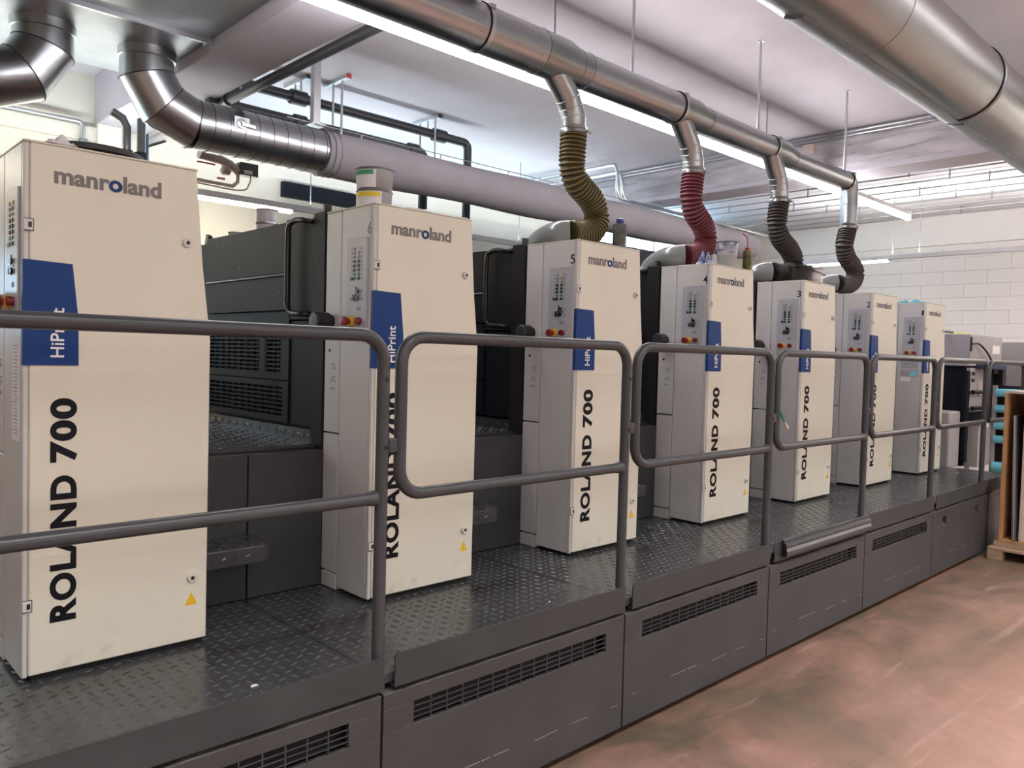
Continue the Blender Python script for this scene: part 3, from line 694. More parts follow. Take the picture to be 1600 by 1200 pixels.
for x, r in ((2.85, .113), (2.88, .113), (3.33, .095), (4.13, .095), (4.55, .081), (5.33, .081), (2.47, .112)):
    for th in (2.5, 3.1, 3.7, 4.4): rv.lathe([(0.0, 0.003), (0.004, 0.002), (0.005, 0)], (x, r*math.cos(th), r*math.sin(th)), 8, 'y')
rv.build('rivets', galv_dk, duct)
# wye branches: straight stub, two mitred pieces, spigot
bx = [3.045, 4.235, 5.405]
bend = {0: [(3.045, 3.125), (3.185, 2.985), (3.232, 2.895), (3.238, 2.80)], 1: [(4.215, 3.125), (4.352, 2.965), (4.392, 2.87), (4.398, 2.79)], 2: [(5.38, 3.125), (5.498, 2.965), (5.535, 2.87), (5.543, 2.78)]}
BR = 0.0665
for i in range(3):
    p = [(x, 0.0, z-DZ) for x, z in bend[i]]
    b = MB().tube(p, BR, 32).build('branch_pipe', galv, duct)
    r_ = MB()
    for k in (1, 2):
        q0, q1, q2 = Vector(p[k-1]), Vector(p[k]), Vector(p[k+1]); t = ((q1-q0).normalized()+(q2-q1).normalized()).normalized()
        e1 = Vector((0, 1, 0)); e2 = t.cross(e1)
        r_.tube([q1+(e1*math.cos(2*PI*j/32)+e2*math.sin(2*PI*j/32)*1.04)*BR for j in range(32)], 0.0025, 6, False, 0, None, True)
    qm = Vector(p[1]).lerp(Vector(p[2]), 0.5); t = (Vector(p[2])-Vector(p[1])).normalized(); e1 = Vector((0, 1, 0)); e2 = t.cross(e1)
    r_.tube([qm+(e1*math.cos(2*PI*j/32)+e2*math.sin(2*PI*j/32))*BR for j in range(32)], 0.0022, 6, False, 0, None, True)
    r_.build('branch_bead', zinc, b)
el = [(6.67, 0, O4)] + [(6.67+0.075*math.sin(a), 0, O4-0.075*(1-math.cos(a))) for a in (PI/6, PI/3, PI/2)] + [(6.745, 0, -0.22)]
b = MB().tube(el, 0.070, 32).build('end_elbow', galv, duct)
MB().tube([(6.745, 0, -0.22), (6.745, 0, -0.425)], 0.068, 32).build('down_pipe', galv, duct)
MB().ring((6.745, 0, -0.22), 0.0705, 0.003, 'z', 32, 6).build('bead', zinc, duct)
for x, r in ((3.73, .090), (5.187, .071), (6.62, .043)):
    o = MB().tube([(x, DY, DZ+r-0.004), (x, DY, ZC-0.001)], 0.009, 10).lathe([(0.022, 0), (0.022, 0.006)], (x, DY, ZC-0.007), 14).build('hanger_rod', zinc)
    tag(o, {3.73: 'threaded hanger rod nearest the first branch of the duct', 5.187: 'threaded hanger rod between the second and third duct branches', 6.62: 'threaded hanger rod at the far elbow of the duct'}[x], 'rod', 'rods holding the extraction duct')

hose_cols = [((0.060, 0.048, 0.010), (0.25, 0.20, 0.075)), ((0.10, 0.006, 0.018), (0.36, 0.10, 0.12)), ((0.007, 0.006, 0.010), (0.13, 0.105, 0.09)), ((0.009, 0.007, 0.008), (0.15, 0.12, 0.105))]
hose_nm = ['olive-yellow ribbed hose bending onto the top of tower 5', 'dark red ribbed hose bending onto the top of tower 4', 'black ribbed hose dropping behind the bucket on tower 3', 'dark brown ribbed hose at the far end of the duct above tower 2']
hp = [[(3.238, 2.815), (3.233, 2.70), (3.235, 2.62), (3.275, 2.545), (3.395, 2.475), (3.455, 2.39), (3.42, 2.305), (3.33, 2.262), (3.225, 2.262)],
      [(4.398, 2.805), (4.388, 2.70), (4.388, 2.62), (4.43, 2.545), (4.53, 2.475), (4.575, 2.395), (4.53, 2.31), (4.43, 2.262), (4.32, 2.255)],
      [(5.543, 2.795), (5.522, 2.69), (5.52, 2.60), (5.575, 2.52), (5.72, 2.45), (5.80, 2.375), (5.765, 2.29), (5.62, 2.255), (5.45, 2.255)],
      [(6.745, 2.755), (6.70, 2.65), (6.685, 2.575), (6.75, 2.49), (6.88, 2.43), (6.93, 2.365), (6.86, 2.285), (6.72, 2.255), (6.56, 2.262)]]
for i in range(4):
    fab = mat('hose_fabric_%d' % i, hose_cols[i][0], 0.55, var=0.35, scale=14); wire = mat('hose_wire_%d' % i, hose_cols[i][1], 0.4)
    root = thing('ribbed_hose', hose_nm[i], 'hose', (0, DY, 0), 'flexible hoses below the duct')
    P = spline([(x, 0, z) for x, z in hp[i]], 14); L = [0.0]
    for k in range(1, len(P)): L.append(L[-1]+(P[k]-P[k-1]).length)
    pitch = 0.0215; nr = int(L[-1]/pitch); pts = []; rs = []; ms = []
    def at(s):
        for k in range(1, len(P)):
            if L[k] >= s: f = (s-L[k-1])/max(1e-9, L[k]-L[k-1]); return P[k-1].lerp(P[k], f)
        return P[-1]
    R0 = 0.0715
    for k in range(nr):
        for f, dr, m_ in ((0.0, 0.0015, 1), (0.14, 0.0035, 1), (0.28, 0.0015, 0), (0.45, -0.0065, 0), (0.65, -0.0085, 0), (0.85, -0.0055, 0)):
            pts.append(at((k+f)*L[-1]/nr)); rs.append(R0+dr); ms.append(m_)
    MB().tube(pts, rs, 28, True, 0, ms).build('hose_sleeve', [fab, wire], root, angle=80)
    x, z = hp[i][0]
    c = MB().lathe([(R0-0.002, z-0.020), (R0+0.006, z-0.016), (R0+0.006, z+0.002), (R0-0.001, z+0.010), (R0+0.002, z+0.02), (R0-0.004, z+0.024)], (x, 0, 0), 32).build('hose_clamp', galv2, root)
    MB().box(x+0.02, x+0.05, -R0-0.014, -R0-0.002, z-0.016, z-0.002).build('clamp_screw', zinc, c)
    # pale plastic elbow that carries the hose down into the unit
    xe, ze = hp[i][-1]
    q = [(xe+0.01, 0.0, ze), (xe-0.025, 0.045, ze-0.003), (xe-0.04, 0.13, ze-0.022), (xe-0.045, 0.205, ze-0.065), (xe-0.045, 0.235, ze-0.12), (xe-0.045, 0.24, ze-0.18)]
    MB().tube(spline(q, 5), 0.071, 28).build('plastic_elbow', cone_mat, root)

# big duct over the aisle
BY, BZ, BRd = 1.694, 3.35, 0.232
big = thing('supply_duct', 'large galvanised round duct overhead at upper right', 'duct', (0, BY, BZ))
for a, b, r in ((-2.5, 1.2, BRd), (1.2, 3.98, BRd), (3.98, 5.42, BRd-0.002), (5.45, 9.2, BRd-0.004)):
    MB().lathe([(r, a), (r, b)], (0, 0, 0), 64, 'x').build('duct_segment', galv2, big)
MB().ring((3.98, 0, 0), BRd, 0.003, 'x', 64, 6).build('bead', galv_dk, big)
c = MB().lathe([(BRd, 5.415), (BRd+0.006, 5.425), (BRd+0.006, 5.465), (BRd, 5.475)], (0, 0, 0), 64, 'x').build('clamp_band', galv_dk, big)
MB().ring((5.41, 0, 0), BRd+0.001, 0.004, 'x', 64, 6).build('gasket', blackm, big)
mb = MB()
for (a, b) in ((3.35, 5.40), (5.50, 7.6)):
    th = -0.55+PI+PI/2.0
    for th0, th1, rr0 in ((-2.02, -1.60, BRd+0.010),):
        n = 6; poly = [((rr0)*math.cos(th0+(th1-th0)*k/n), (rr0)*math.sin(th0+(th1-th0)*k/n)) for k in range(n+1)] + [((BRd-0.01)*math.cos(th1-(th1-th0)*k/n), (BRd-0.01)*math.sin(th1-(th1-th0)*k/n)) for k in range(n+1)]
        poly = [(-y, z) for y, z in poly][::-1]
        mb.prism(poly, 0, a, b)
mb.build('outlet_strip', galv_dk, big)
o = MB().tube([(4.37, BY, BZ+BRd-0.004), (4.37, BY, ZC-0.001)], 0.010, 10).build('hanger_rod', zinc); tag(o, 'thin rod holding the large duct at the upper right', 'rod')
sc_ = MB()
for x, th in ((3.95, 2.75), (4.01, 2.85)): sc_.lathe([(0.0, 0.004), (0.006, 0.003), (0.008, 0)], (x, (BRd+0.002)*math.cos(th), (BRd+0.002)*math.sin(th)), 10, 'y')
sc_.build('screw_head', zinc, big)

# LED strip lamp behind the duct
LY, LZ = 3.57, 3.345
led = thing('strip_light', 'long lit white strip light running behind the extraction duct', 'strip light', (0, LY, LZ))
MB().box(1.6, 9.78, -0.026, 0.026, 0.0, 0.045).build('housing', lamp_housing, led, bevel=0.004)
MB().tube([(1.6, 0, -0.029), (9.77, 0, -0.029)], 0.028, 14).build('diffuser', tube_on, led)
MB().box(9.77, 9.79, -0.03, 0.03, -0.058, 0.046).build('end_cap', lamp_housing, led)
def chain(x, y, z0, z1, label, r=0.0022, link=0.022):
    m = MB(); n = max(3, int((z1-z0)/(link*0.72)))
    for k in range(n):
        z = z0+(k+0.5)*(z1-z0)/n; e = Vector((1, 0, 0)) if k % 2 else Vector((0, 1, 0))
        m.tube([Vector((x, y, z))+e*0.006*math.cos(2*PI*j/8)+Vector((0, 0, 1))*link*0.5*math.sin(2*PI*j/8) for j in range(8)], r, 5, False, 0, None, True)
    return tag(m.build('hanging_chain', galv_dk), label, 'chain', 'chains holding the lamps')
chain(3.71, LY, LZ+0.045, ZC, 'steel chain above the first branch of the duct')
chain(6.43, LY, LZ+0.045, ZC, 'steel chain hanging beyond the third branch of the duct')

# ------------------------------------------------------------------ rear bay overhead: plenum, elbows, textile duct, pipes
pl = thing('duct_plenum', 'flat sheet-metal plenum under the ceiling at upper left', 'plenum', (1.2, 5.0, 3.53))
MB().box(-1.7, 0.885, -1.6, 1.12, 0.0, 0.30).build('plenum_box', galv_dk, pl)
MB().box(-1.7, 0.885, 0.02, 0.035, -0.030, 0.0).box(-1.7, 0.885, 0.05, 0.062, -0.022, 0.0).build('joint_flange', galv, pl)
MB().box(0.86, 0.89, 0.0, 0.08, -0.035, 0.01).build('flange_corner', zinc, pl)
MB().box(0.78, 0.89, -1.25, -1.17, -0.03, 0.0).box(-1.7, 0.78, -1.24, -1.20, -0.02, 0.0).build('support_rail', zinc, pl)
def spigot(x, y, sgn, name, label, tail):
    e = thing(name, label, 'duct', (x, y, 3.53)); R = 0.168
    MB().lathe([(R+0.012, 0.0), (R+0.010, -0.055), (R+0.002, -0.06)][::-1], (0, 0, 0), 40).build('collar', galv, e)
    path = [(0, 0, -0.05), (0, 0, -0.155), (sgn*0.105, 0, -0.325), (sgn*0.30, 0, -0.405)]
    for k in range(len(path)-1):
        # each gore is its own mitred piece
        seg = [Vector(p) for p in path[max(0, k-1):k+3]]
        full = MB().tube(path+[tail], R, 40, False); n = 40
        g = MB(); g.v = full.v[k*n:(k+2)*n]; g.f = [(j, (j+1) % n, n+(j+1) % n, n+j) for j in range(n)]; g.m = [0]*n
        g.build('elbow_gore', galv, e)
    full = MB().tube(path+[tail], R, 40, False); r_ = MB()
    for k in (1, 2, 3):
        ring = [Vector(full.v[k*40+j]) for j in range(40)]; r_.tube([c_+(c_-sum(ring, Vector())/40).normalized()*0.001 for c_ in ring], 0.004, 6, False, 0, None, True)
    r_.build('seam', steel_dk, e)
    return e, R
e1, RS = spigot(1.885, 5.56, 1, 'elbow_duct', 'galvanised duct curving from the plenum towards the grey textile duct', (0.45, 0, -0.405))
# spiral part, damper, end collar
for a, b, r in ((0.30, 0.40, RS), (0.40, 0.52, RS+0.003), (0.52, 0.66, RS), (0.66, 1.32, RS+0.001)):
    MB().lathe([(r, a), (r, b)], (0, 0, -0.405), 48, 'x').build('spiral_duct', galv, e1)
r_ = MB()
for k in range(9): r_.ring((0.40+k*0.108, 0, -0.405), RS+0.002, 0.0025, 'x', 48, 6)
r_.build('spiral_seam', steel_dk, e1)
dm = MB().lathe([(0.036, 0.0), (0.036, 0.008), (0.02, 0.012)], (0, 0, 0), 20); dm.v = [(a, -c_, b) for a, b, c_ in dm.v]
d = dm.build('damper_disc', zinc, e1, (0.58, -RS-0.002, -0.375))
MB().box(-0.006, 0.095, -0.026, -0.014, -0.020, 0.0).lathe([(0.010, -0.03), (0.010, 0.0)], (0, 0, 0), 10, 'y').build('damper_lever', zinc, d)
MB().box(0.53, 0.64, -RS-0.004, -RS+0.03, -0.42, -0.33).build('damper_plate', galv, e1)
e2, _ = spigot(1.275, 5.56, -1, 'elbow_duct', 'galvanised elbow leaving the plenum towards the left edge', (-1.2, 0, -0.405))
MB().lathe([(RS, -1.2), (RS, -0.30)], (0, 0, -0.405), 48, 'x').build('straight_duct', galv, e2)

tx = thing('textile_duct', 'long grey textile air duct hanging behind the press', 'duct', (3.20, 5.56, 3.122))
prof = [(0.166, -0.03)] + [(0.172+0.008*math.sin(k*0.55), k*0.16) for k in range(0, 41)]
xe = 6.40; prof = [(r, h) for r, h in prof if h < xe] + [(0.17, xe), (0.16, xe+0.09), (0.13, xe+0.16), (0.08, xe+0.20), (0.0, xe+0.215)]
MB().lathe(prof, (0, 0, 0), 40, 'x').build('textile_tube', fabric, tx, angle=80)
r_ = MB(); r_.ring((-0.02, 0, 0), 0.178, 0.006, 'x', 40, 6); r_.ring((0.03, 0, 0), 0.178, 0.005, 'x', 40, 6); r_.ring((0.08, 0, 0), 0.177, 0.004, 'x', 40, 6); r_.build('cuff_band', fabric, tx)
hk = MB()
for k in range(8): hk.tube([(0.35+k*0.82, 0, 0.172), (0.36+k*0.82, 0.0, 0.215)], 0.006, 6)
hk.build('hanger_hook', zinc, tx)
MB().tube([(-0.3, 0, 0.215), (6.4, 0, 0.215)], 0.004, 6).build('carrier_cable', zinc, tx)

st = MB().box(3.105, 3.165, 5.53, 5.59, 3.325, ZC).build('strut_channel', zinc, bevel=0.004); tag(st, 'grey strut channel holding the metal duct to the ceiling', 'strut')
MB().box(3.08, 3.20, 5.50, 5.62, 3.318, 3.330).build('strut_foot', zinc, st)
PYu, PZu, PYl, PZl = 6.20, 3.715, 5.95, 3.435
pu = thing('black_pipe', 'upper black pipe run under the rear ceiling ending in a downpipe', 'pipe', (0, 0, 0))
MB().tube([(2.55, PYu, PZu), (5.16, PYu, PZu)] + [(5.16+0.06*math.sin(a), PYu, PZu-0.06*(1-math.cos(a))) for a in (0.5, 1.05, PI/2)] + [(5.22, PYu, 2.2)], 0.042, 20).build('pipe_run', pipe_black, pu)
for x in (3.26, 4.78): MB().lathe([(0.062, x), (0.062, x+0.14)], (0, PYu, PZu), 20, 'x').build('insulated_clamp', pipe_black, pu)
pw = thing('black_pipe', 'lower black pipe run beside the textile duct', 'pipe', (0, 0, 0))
MB().tube([(2.45, PYl, PZl), (4.42, PYl, PZl)] + [(4.42+0.06*math.sin(a), PYl, PZl-0.06*(1-math.cos(a))) for a in (0.5, 1.05, PI/2)] + [(4.48, PYl, 2.2)], 0.042, 20).build('pipe_run', pipe_black, pw)
for x in (3.16, 4.30): MB().lathe([(0.060, x), (0.060, x+0.10)], (0, PYl, PZl), 20, 'x').build('insulated_clamp', pipe_black, pw)
o = MB().box(2.68, 2.80, PYu-0.04, PYu+0.0, PZl, PZu-0.02).build('pipe_bracket', pipe_black, pw)
def t_hanger(x, y0, y1, rods, label):
    h = thing('pipe_hanger', label, 'hanger', (x, (y0+y1)/2, ZC), 'T hangers on the rear ceiling')
    MB().box(-0.02, 0.02, y0-(y0+y1)/2, y1-(y0+y1)/2, -0.035, 0.0).build('channel', zinc, h, bevel=0.003)
    for y, z in rods: MB().tube([(0, y-(y0+y1)/2, -0.03), (0, y-(y0+y1)/2, z-ZC)], 0.010, 10).build('rod', zinc, h)
    MB().box(-0.021, 0.021, y0-(y0+y1)/2-0.008, y0-(y0+y1)/2, -0.036, 0.001).build('end_cap', redpaint if 'red' in label else black, h)
t_hanger(3.33, 6.02, 6.42, [(6.15, PZu+0.04), (6.25, PZu+0.04)], 'short pipe hanger on the ceiling next to the strut channel')
t_hanger(3.55, 5.76, 6.14, [(5.86, 3.40), (6.00, 3.40)], 'pipe hanger with a red end cap and two long rods')
t_hanger(4.74, 6.05, 6.46, [(6.12, 3.36), (6.24, PZu+0.04), (6.36, 3.36)], 'pipe hanger with long rods nearest the black downpipe')
# drain pipe under the near beam
dp = thing('drain_pipe', 'dark pipe running along the edge of the near ceiling beam', 'pipe', (2.558, 0, 3.43))
MB().tube([(0, 2.6, 0), (0, 5.85, 0)], 0.035, 16).build('pipe_run', pipe_black, dp)
MB().tube([(0, 5.80, 0), (0, 5.95, 0)], 0.050, 16).build('coupling', black, dp)
MB().tube([(0, 5.95, 0), (0, 7.40, -0.02)], 0.033, 16).build('grey_section', feeder_grey, dp)

# bright conduits on the back wall and beam
for k, (dz, dy) in enumerate(((0.0, 0.0), (-0.07, -0.06))):
    z0 = 3.80+dz; xk = 7.12+0.09*k; y0 = 7.36+dy*0.5; yk = 5.80-0.0*k
    pts = [(2.9, y0, z0), (xk-0.08, y0, z0), (xk-0.02, y0-0.02, z0), (xk, y0-0.08, z0), (xk, yk+0.10, z0), (xk, yk+0.03, z0-0.01), (xk+0.01, yk, z0-0.10), (xk+0.01, yk, 3.50), (xk+0.04, yk, 3.43), (xk+0.12, yk, 3.41), (11.5, yk, 3.41)]
    o = MB().tube(pts, 0.020, 12).build('steel_conduit', zinc)
    tag(o, ['upper bright steel conduit that drops in a loop left of the red hose', 'lower bright steel conduit that drops in a loop left of the red hose'][k], 'conduit')
for k, (z, y) in enumerate(((3.60, 7.40), (3.52, 7.41))):
    o = MB().tube([(2.6, y, z), (7.6, y, z)], 0.012, 8).build('wall_cable', zinc); tag(o, ['upper thin cable along the back wall behind the black pipes', 'lower thin cable along the back wall behind the black pipes'][k], 'cable')
o = MB().tube([(7.66, 7.3, 3.835), (7.66, 0.2, 3.835)], 0.010, 8).tube([(7.66, 7.3, 3.80), (7.66, 0.2, 3.80)], 0.010, 8).build('beam_cable', zinc); tag(o, 'pair of thin cables along the top of the far beam', 'cable')
jb = thing('junction_box', 'small beige junction box on the far ceiling beam', 'box', (7.665, 3.78, 3.735))
MB().box(-0.03, 0.03, -0.06, 0.06, -0.045, 0.045).build('box_case', yel_lab if False else wood_pale, jb, bevel=0.004); MB().tube([(0.0, 0.06, -0.02), (0.0, 0.12, -0.10), (0.0, 0.16, -0.24)], 0.007, 8).build('cable_tail', zinc, jb)
# thin pipes under the far bay ceiling
proto = None
for k in range(10):
    x = 8.75+k*0.40
    r = thing('ceiling_conduit', ['first', 'second', 'third', 'fourth', 'fifth', 'sixth', 'seventh', 'eighth', 'ninth', 'tenth'][k]+' thin ceiling conduit counted from the far beam towards the block wall', 'conduit', (x, 0.3, 3.76), 'conduits under the far bay ceiling')
    MB().tube([(0, 0, 0), (0, 7.0, 0)], 0.009, 8).build('conduit_run', steel_lt if False else galv_dk, r)
    for j in range(4): MB().box(-0.006, 0.006, 0.9+j*1.7+0.3*((k*3) % 4)-0.008, 0.9+j*1.7+0.3*((k*3) % 4)+0.008, -0.015, 0.108).build('hanger', galv_dk, r)

# fluorescent lamps on the rear wall and far wall
def batten(name, label, loc, length, axis, parts_lit):
    b = thing(name, label, 'lamp', loc, None)
    def bx(a0, a1, c0, c1, z0, z1): return (a0, a1, c0, c1, z0, z1) if axis == 'x' else (c0, c1, a0, a1, z0, z1)
    MB().box(*bx(0, length, -0.035, 0.035, 0.0, 0.055)).build('rail', lamp_housing, b, bevel=0.003)
    for a0, a1 in parts_lit:
        MB().box(*bx(a0, a1, -0.025, 0.025, -0.028, 0.0)).build('lit_tube', tube_warm, b)
        MB().box(*bx(a0-0.03, a0, -0.03, 0.03, -0.02, 0.0)).box(*bx(a1, a1+0.03, -0.03, 0.03, -0.02, 0.0)).build('tube_holder', lamp_housing, b)
    return b
batten('batten_lamp', 'long fluorescent batten behind the leftmost towers', (-3.0, 6.8, 2.875), 11.4, 'x', [(0.2, 3.1), (3.2, 6.6)])
batten('batten_lamp', 'fluorescent batten hanging before the far block wall', (11.0, -0.5, 3.00), 6.4, 'y', [(0.2, 3.15), (4.75, 6.2)])
chain(3.80, 6.8, 2.93, ZC, 'thin chain crossing the dark panel behind the left towers'); chain(6.55, 6.8, 2.93, ZC, 'thin chain left of the olive hose')
chain(11.0, 4.20, 3.055, ZC, 'left one of two chains holding the far lamp'); chain(11.0, 3.86, 3.055, ZC, 'right one of two chains holding the far lamp')
o = MB().box(3.825, 4.67, 7.38, 7.449, 3.115, 3.268).build('dark_panel', anth_blue, bevel=0.004); tag(o, 'dark blue panel fixed on the back wall above the rear lamp', 'panel')
v = thing('pipe_valves', 'brass valves with red handles below the metal duct', 'valve', (2.55, 6.2, 3.02))
MB().tube([(-0.05, 0, 0.08), (0.12, 0, 0.05), (0.2, 0, 0.03), (0.26, 0, -0.02)], [0.05, 0.035, 0.03, 0.03], 14).tube([(0.26, 0, 0.04), (0.26, 0, -0.10), (0.22, 0, -0.14), (-0.35, 0, -0.13)], 0.014, 10).lathe([(0.03, 0), (0.045, 0.03), (0.03, 0.07)], (0.16, 0, -0.06), 14).build('valve_body', wood_pale, v)
MB().box(-0.08, 0.06, -0.04, -0.02, -0.01, 0.002).box(0.08, 0.14, -0.04, -0.02, -0.11, -0.095).build('red_handle', redpaint, v)
MB().box(0.27, 0.42, -0.03, 0.06, -0.04, 0.06).build('actuator', steel_dk, v)
MB().box(0.30, 0.37, -0.034, -0.03, -0.03, 0.0).build('actuator_label', paper, v)
MB().tube(spline([(0.36, -0.02, -0.03), (0.35, -0.02, -0.10), (0.25, -0.02, -0.17), (-0.3, -0.02, -0.15)]), 0.006, 6).build('cable', wood_pale, v)
v2 = thing('pipe_valves', 'dark vertical valve pipe with a red wheel behind the leftmost tower', 'valve', (2.1, 6.2, 2.75))
MB().tube([(0.0, 0, 0.40), (0.0, 0, -0.3)], 0.022, 12).tube(spline([(0.14, 0, 0.38), (0.0, 0.0, 0.30), (-0.06, 0, 0.18)]), 0.012, 8).build('valve_body', galv_dk, v2)
MB().lathe([(0.0, -0.012), (0.03, -0.01), (0.03, 0.0)], (0.045, -0.02, 0.10), 14, 'y').build('red_wheel', redpaint, v2)
rp = thing('riser_pipes', 'two dark riser pipes with couplings behind the leftmost tower', 'pipe', (1.90, 6.0, 0.0))
for x, h in ((0.0, 3.12), (0.10, 3.20)):
    MB().tube([(x, 0, 0), (x, 0, h)] + ([(x-0.03, 0, h+0.06), (x-0.10, 0, h+0.09), (x-0.10, -0.0, h+0.09)] if x == 0 else []), 0.030, 14).build('riser', galv_dk, rp)
    MB().lathe([(0.044, 2.78), (0.044, 2.96)], (x, 0, 0), 14).build('coupling', pipe_black, rp)
wp = MB().tube([(0.4, 7.36, 3.44), (1.96, 7.36, 3.44), (1.985, 7.36, 3.42), (1.99, 7.36, 3.38), (1.99, 7.36, 2.2)], 0.018, 10).build('wall_pipe', zinc); tag(wp, 'pale pipe bending down the back wall at the far left', 'pipe')
MB().box(1.96, 2.02, 7.33, 7.385, 3.22, 3.30).build('pipe_clip', galv_dk, wp)

# ------------------------------------------------------------------ loose things on the tower tops
ZT2 = ZTOP+0.0065
def pail(name, label, x, y, r0, r1, h, mats, z=ZT2, band=None, cat='tin'):
    """open or closed tin: tapered wall, rolled rims"""
    t = thing(name, label, cat, (x, y, z))
    MB().lathe([(r0, 0.0), (r0+0.002, 0.004), (r1, h-0.006), (r1+0.003, h-0.003), (r1+0.003, h), (r1-0.003, h), (r1-0.004, h-0.012), (0.0, h-0.012)], (0, 0, 0), 32).build('tin_wall', mats, t)
    MB().ring((0, 0, h-0.001), r1+0.002, 0.003, 'z', 32, 6).build('rim', tin, t); MB().ring((0, 0, 0.003), r0+0.001, 0.003, 'z', 32, 6).build('foot_rim', tin, t)
    return t
def wrap(name, m, parent, r0, r1, z0, z1, th0, th1, d=0.003, n=18):
    mb = MB(); vs = []; fs = []
    for k in range(n+1):
        th = th0+(th1-th0)*k/n; vs += [((r0+d)*math.cos(th), (r0+d)*math.sin(th), z0), ((r1+d)*math.cos(th), (r1+d)*math.sin(th), z1)]
    fs = [(2*k, 2*k+2, 2*k+3, 2*k+1) for k in range(n)]
    return mb.add(vs, fs).build(name, m, parent, angle=80)
tin1 = pail('ink_tin', 'lower ink tin with a yellow label on the second tower', 1.853, 2.79, 0.068, 0.072, 0.070, tin)
wrap('label_sheet', paper, tin1, 0.0685, 0.0715, 0.004, 0.064, -3.95, -1.75); wrap('label_band', yel_lab, tin1, 0.0705, 0.0715, 0.042, 0.060, -3.9, -1.85, 0.0045)
tin2 = pail('ink_tin', 'upper ink tin with a green label stacked on the second tower', 1.853, 2.79, 0.069, 0.076, 0.088, tin, ZT2+0.0715)
wrap('label_sheet', paper, tin2, 0.0697, 0.0755, 0.008, 0.078, -3.95, -2.1); wrap('label_band', green_lab, tin2, 0.0737, 0.0755, 0.058, 0.076, -3.9, -2.25, 0.0045)
# flat lid and rag on the leftmost tower
lid = thing('bucket_lid', 'flat black lid lying on the leftmost tower', 'lid', (0.78, 2.80, ZT2))
MB().lathe([(0.150, 0.0), (0.160, 0.008), (0.160, 0.020), (0.150, 0.026), (0.140, 0.020), (0.0, 0.018)], (0, 0, 0), 40).build('lid_disc', black, lid)
def rag(name, label, m, x, y, sx, sy, h, z=ZT2, seed=1, n=14, cat='cloth'):
    r = random.Random(seed); ph = [r.uniform(0, 6) for _ in range(6)]; vs = []; fs = []
    for i in range(n+1):
        for j in range(n+1):
            a, b = i/n-0.5, j/n-0.5; e = max(0.0, 1-(2*max(abs(a), abs(b)))**4)
            hh = h*e*(0.45+0.3*math.sin(9*a+ph[0]+3*b)+0.25*math.sin(13*b+ph[1]-5*a)+0.2*math.sin(21*a*b*4+ph[2]))
            vs.append((a*sx*(1+0.1*math.sin(7*b+ph[3])), b*sy*(1+0.12*math.sin(8*a+ph[4])), max(0.002, hh)))
    fs = [(i*(n+1)+j, (i+1)*(n+1)+j, (i+1)*(n+1)+j+1, i*(n+1)+j+1) for i in range(n) for j in range(n)]
    o = MB().add(vs, fs).build(name, m, None, (x, y, z), angle=80)
    s = o.modifiers.new('thickness', 'SOLIDIFY'); s.thickness = 0.002; s.offset = 1
    return tag(o, label, cat)
rag('cleaning_rag', 'small white rag at the front edge of the leftmost tower', white_cl, 0.66, 2.672, 0.075, 0.05, 0.030, seed=3)
rag('cleaning_rag', 'white sheet lying along the top of the second tower', white_cl, 2.08, 2.72, 0.30, 0.13, 0.014, seed=5)
rag('cleaning_rag', 'teal rag hanging behind the second tower', mat('teal_cloth', (0.03, 0.11, 0.13), 0.8), 2.16, 2.93, 0.08, 0.06, 0.05, seed=8)
rag('cleaning_rag', 'cyan cloth bunched on the farthest tower', mat('cyan_cloth', (0.04, 0.33, 0.45), 0.9), 7.92, 2.80, 0.28, 0.22, 0.03, seed=9)
rag('cleaning_rag', 'crumpled white and blue paper rag left of the pail on tower 4', mat('inky_paper', (0.62, 0.68, 0.80), 0.9, col2=(0.03, 0.06, 0.20), scale=16), 4.27, 2.74, 0.13, 0.09, 0.085, seed=12)
rag('paper_sheet', 'white paper edge on the top of tower 2', paper, 6.85, 2.80, 0.30, 0.22, 0.006, seed=15, cat='paper')
rag('paper_sheet', 'dark sheet lying on tower 3 behind the bucket', anth, 5.74, 2.78, 0.16, 0.14, 0.014, seed=16, cat='paper')
# spray bottle grey with blue cap
bt_ = thing('grey_bottle', 'tall grey bottle with a dark blue cap on tower 5', 'bottle', (3.395, 2.735, ZT2))
MB().lathe([(0.034, 0.0), (0.0375, 0.004), (0.0375, 0.128), (0.034, 0.138), (0.019, 0.142), (0.019, 0.15)], (0, 0, 0), 28).build('bottle_body', mat('grimy_plastic', (0.13, 0.135, 0.11), 0.4, 0.1, col2=(0.030, 0.030, 0.028), scale=14), bt_)
MB().lathe([(0.021, 0.141), (0.022, 0.143), (0.022, 0.166), (0.018, 0.168), (0.0, 0.168)], (0, 0, 0), 10).build('bottle_cap', capblue, bt_)
# pail with blue ink on tower 4
p4 = thing('ink_pail', 'white plastic pail smeared with blue ink on tower 4', 'pail', (4.465, 2.72, ZT2))
inkm = mat('ink_smeared_plastic', (0.56, 0.56, 0.55), 0.3, col2=(0.015, 0.035, 0.18), scale=17, stretch=(1, 1, 2))
MB().lathe([(0.055, 0.0), (0.057, 0.003), (0.061, 0.074), (0.064, 0.078), (0.064, 0.084), (0.062, 0.088)], (0, 0, 0), 32).build('lower_cup', mat('grey_plastic', (0.36, 0.36, 0.36), 0.35), p4)
MB().lathe([(0.060, 0.088), (0.066, 0.158), (0.069, 0.160), (0.069, 0.164), (0.064, 0.164), (0.060, 0.100), (0.0, 0.100)], (0, 0, 0), 32).build('upper_cup', inkm, p4)
MB().ring((0, 0, 0.163), 0.068, 0.003, 'z', 32, 6).build('rim', mat('inky_rim', (0.05, 0.06, 0.12), 0.4), p4)
b4 = thing('wash_bottle', 'grimy wash bottle with a red spout on tower 4', 'bottle', (4.615, 2.665, ZT2))
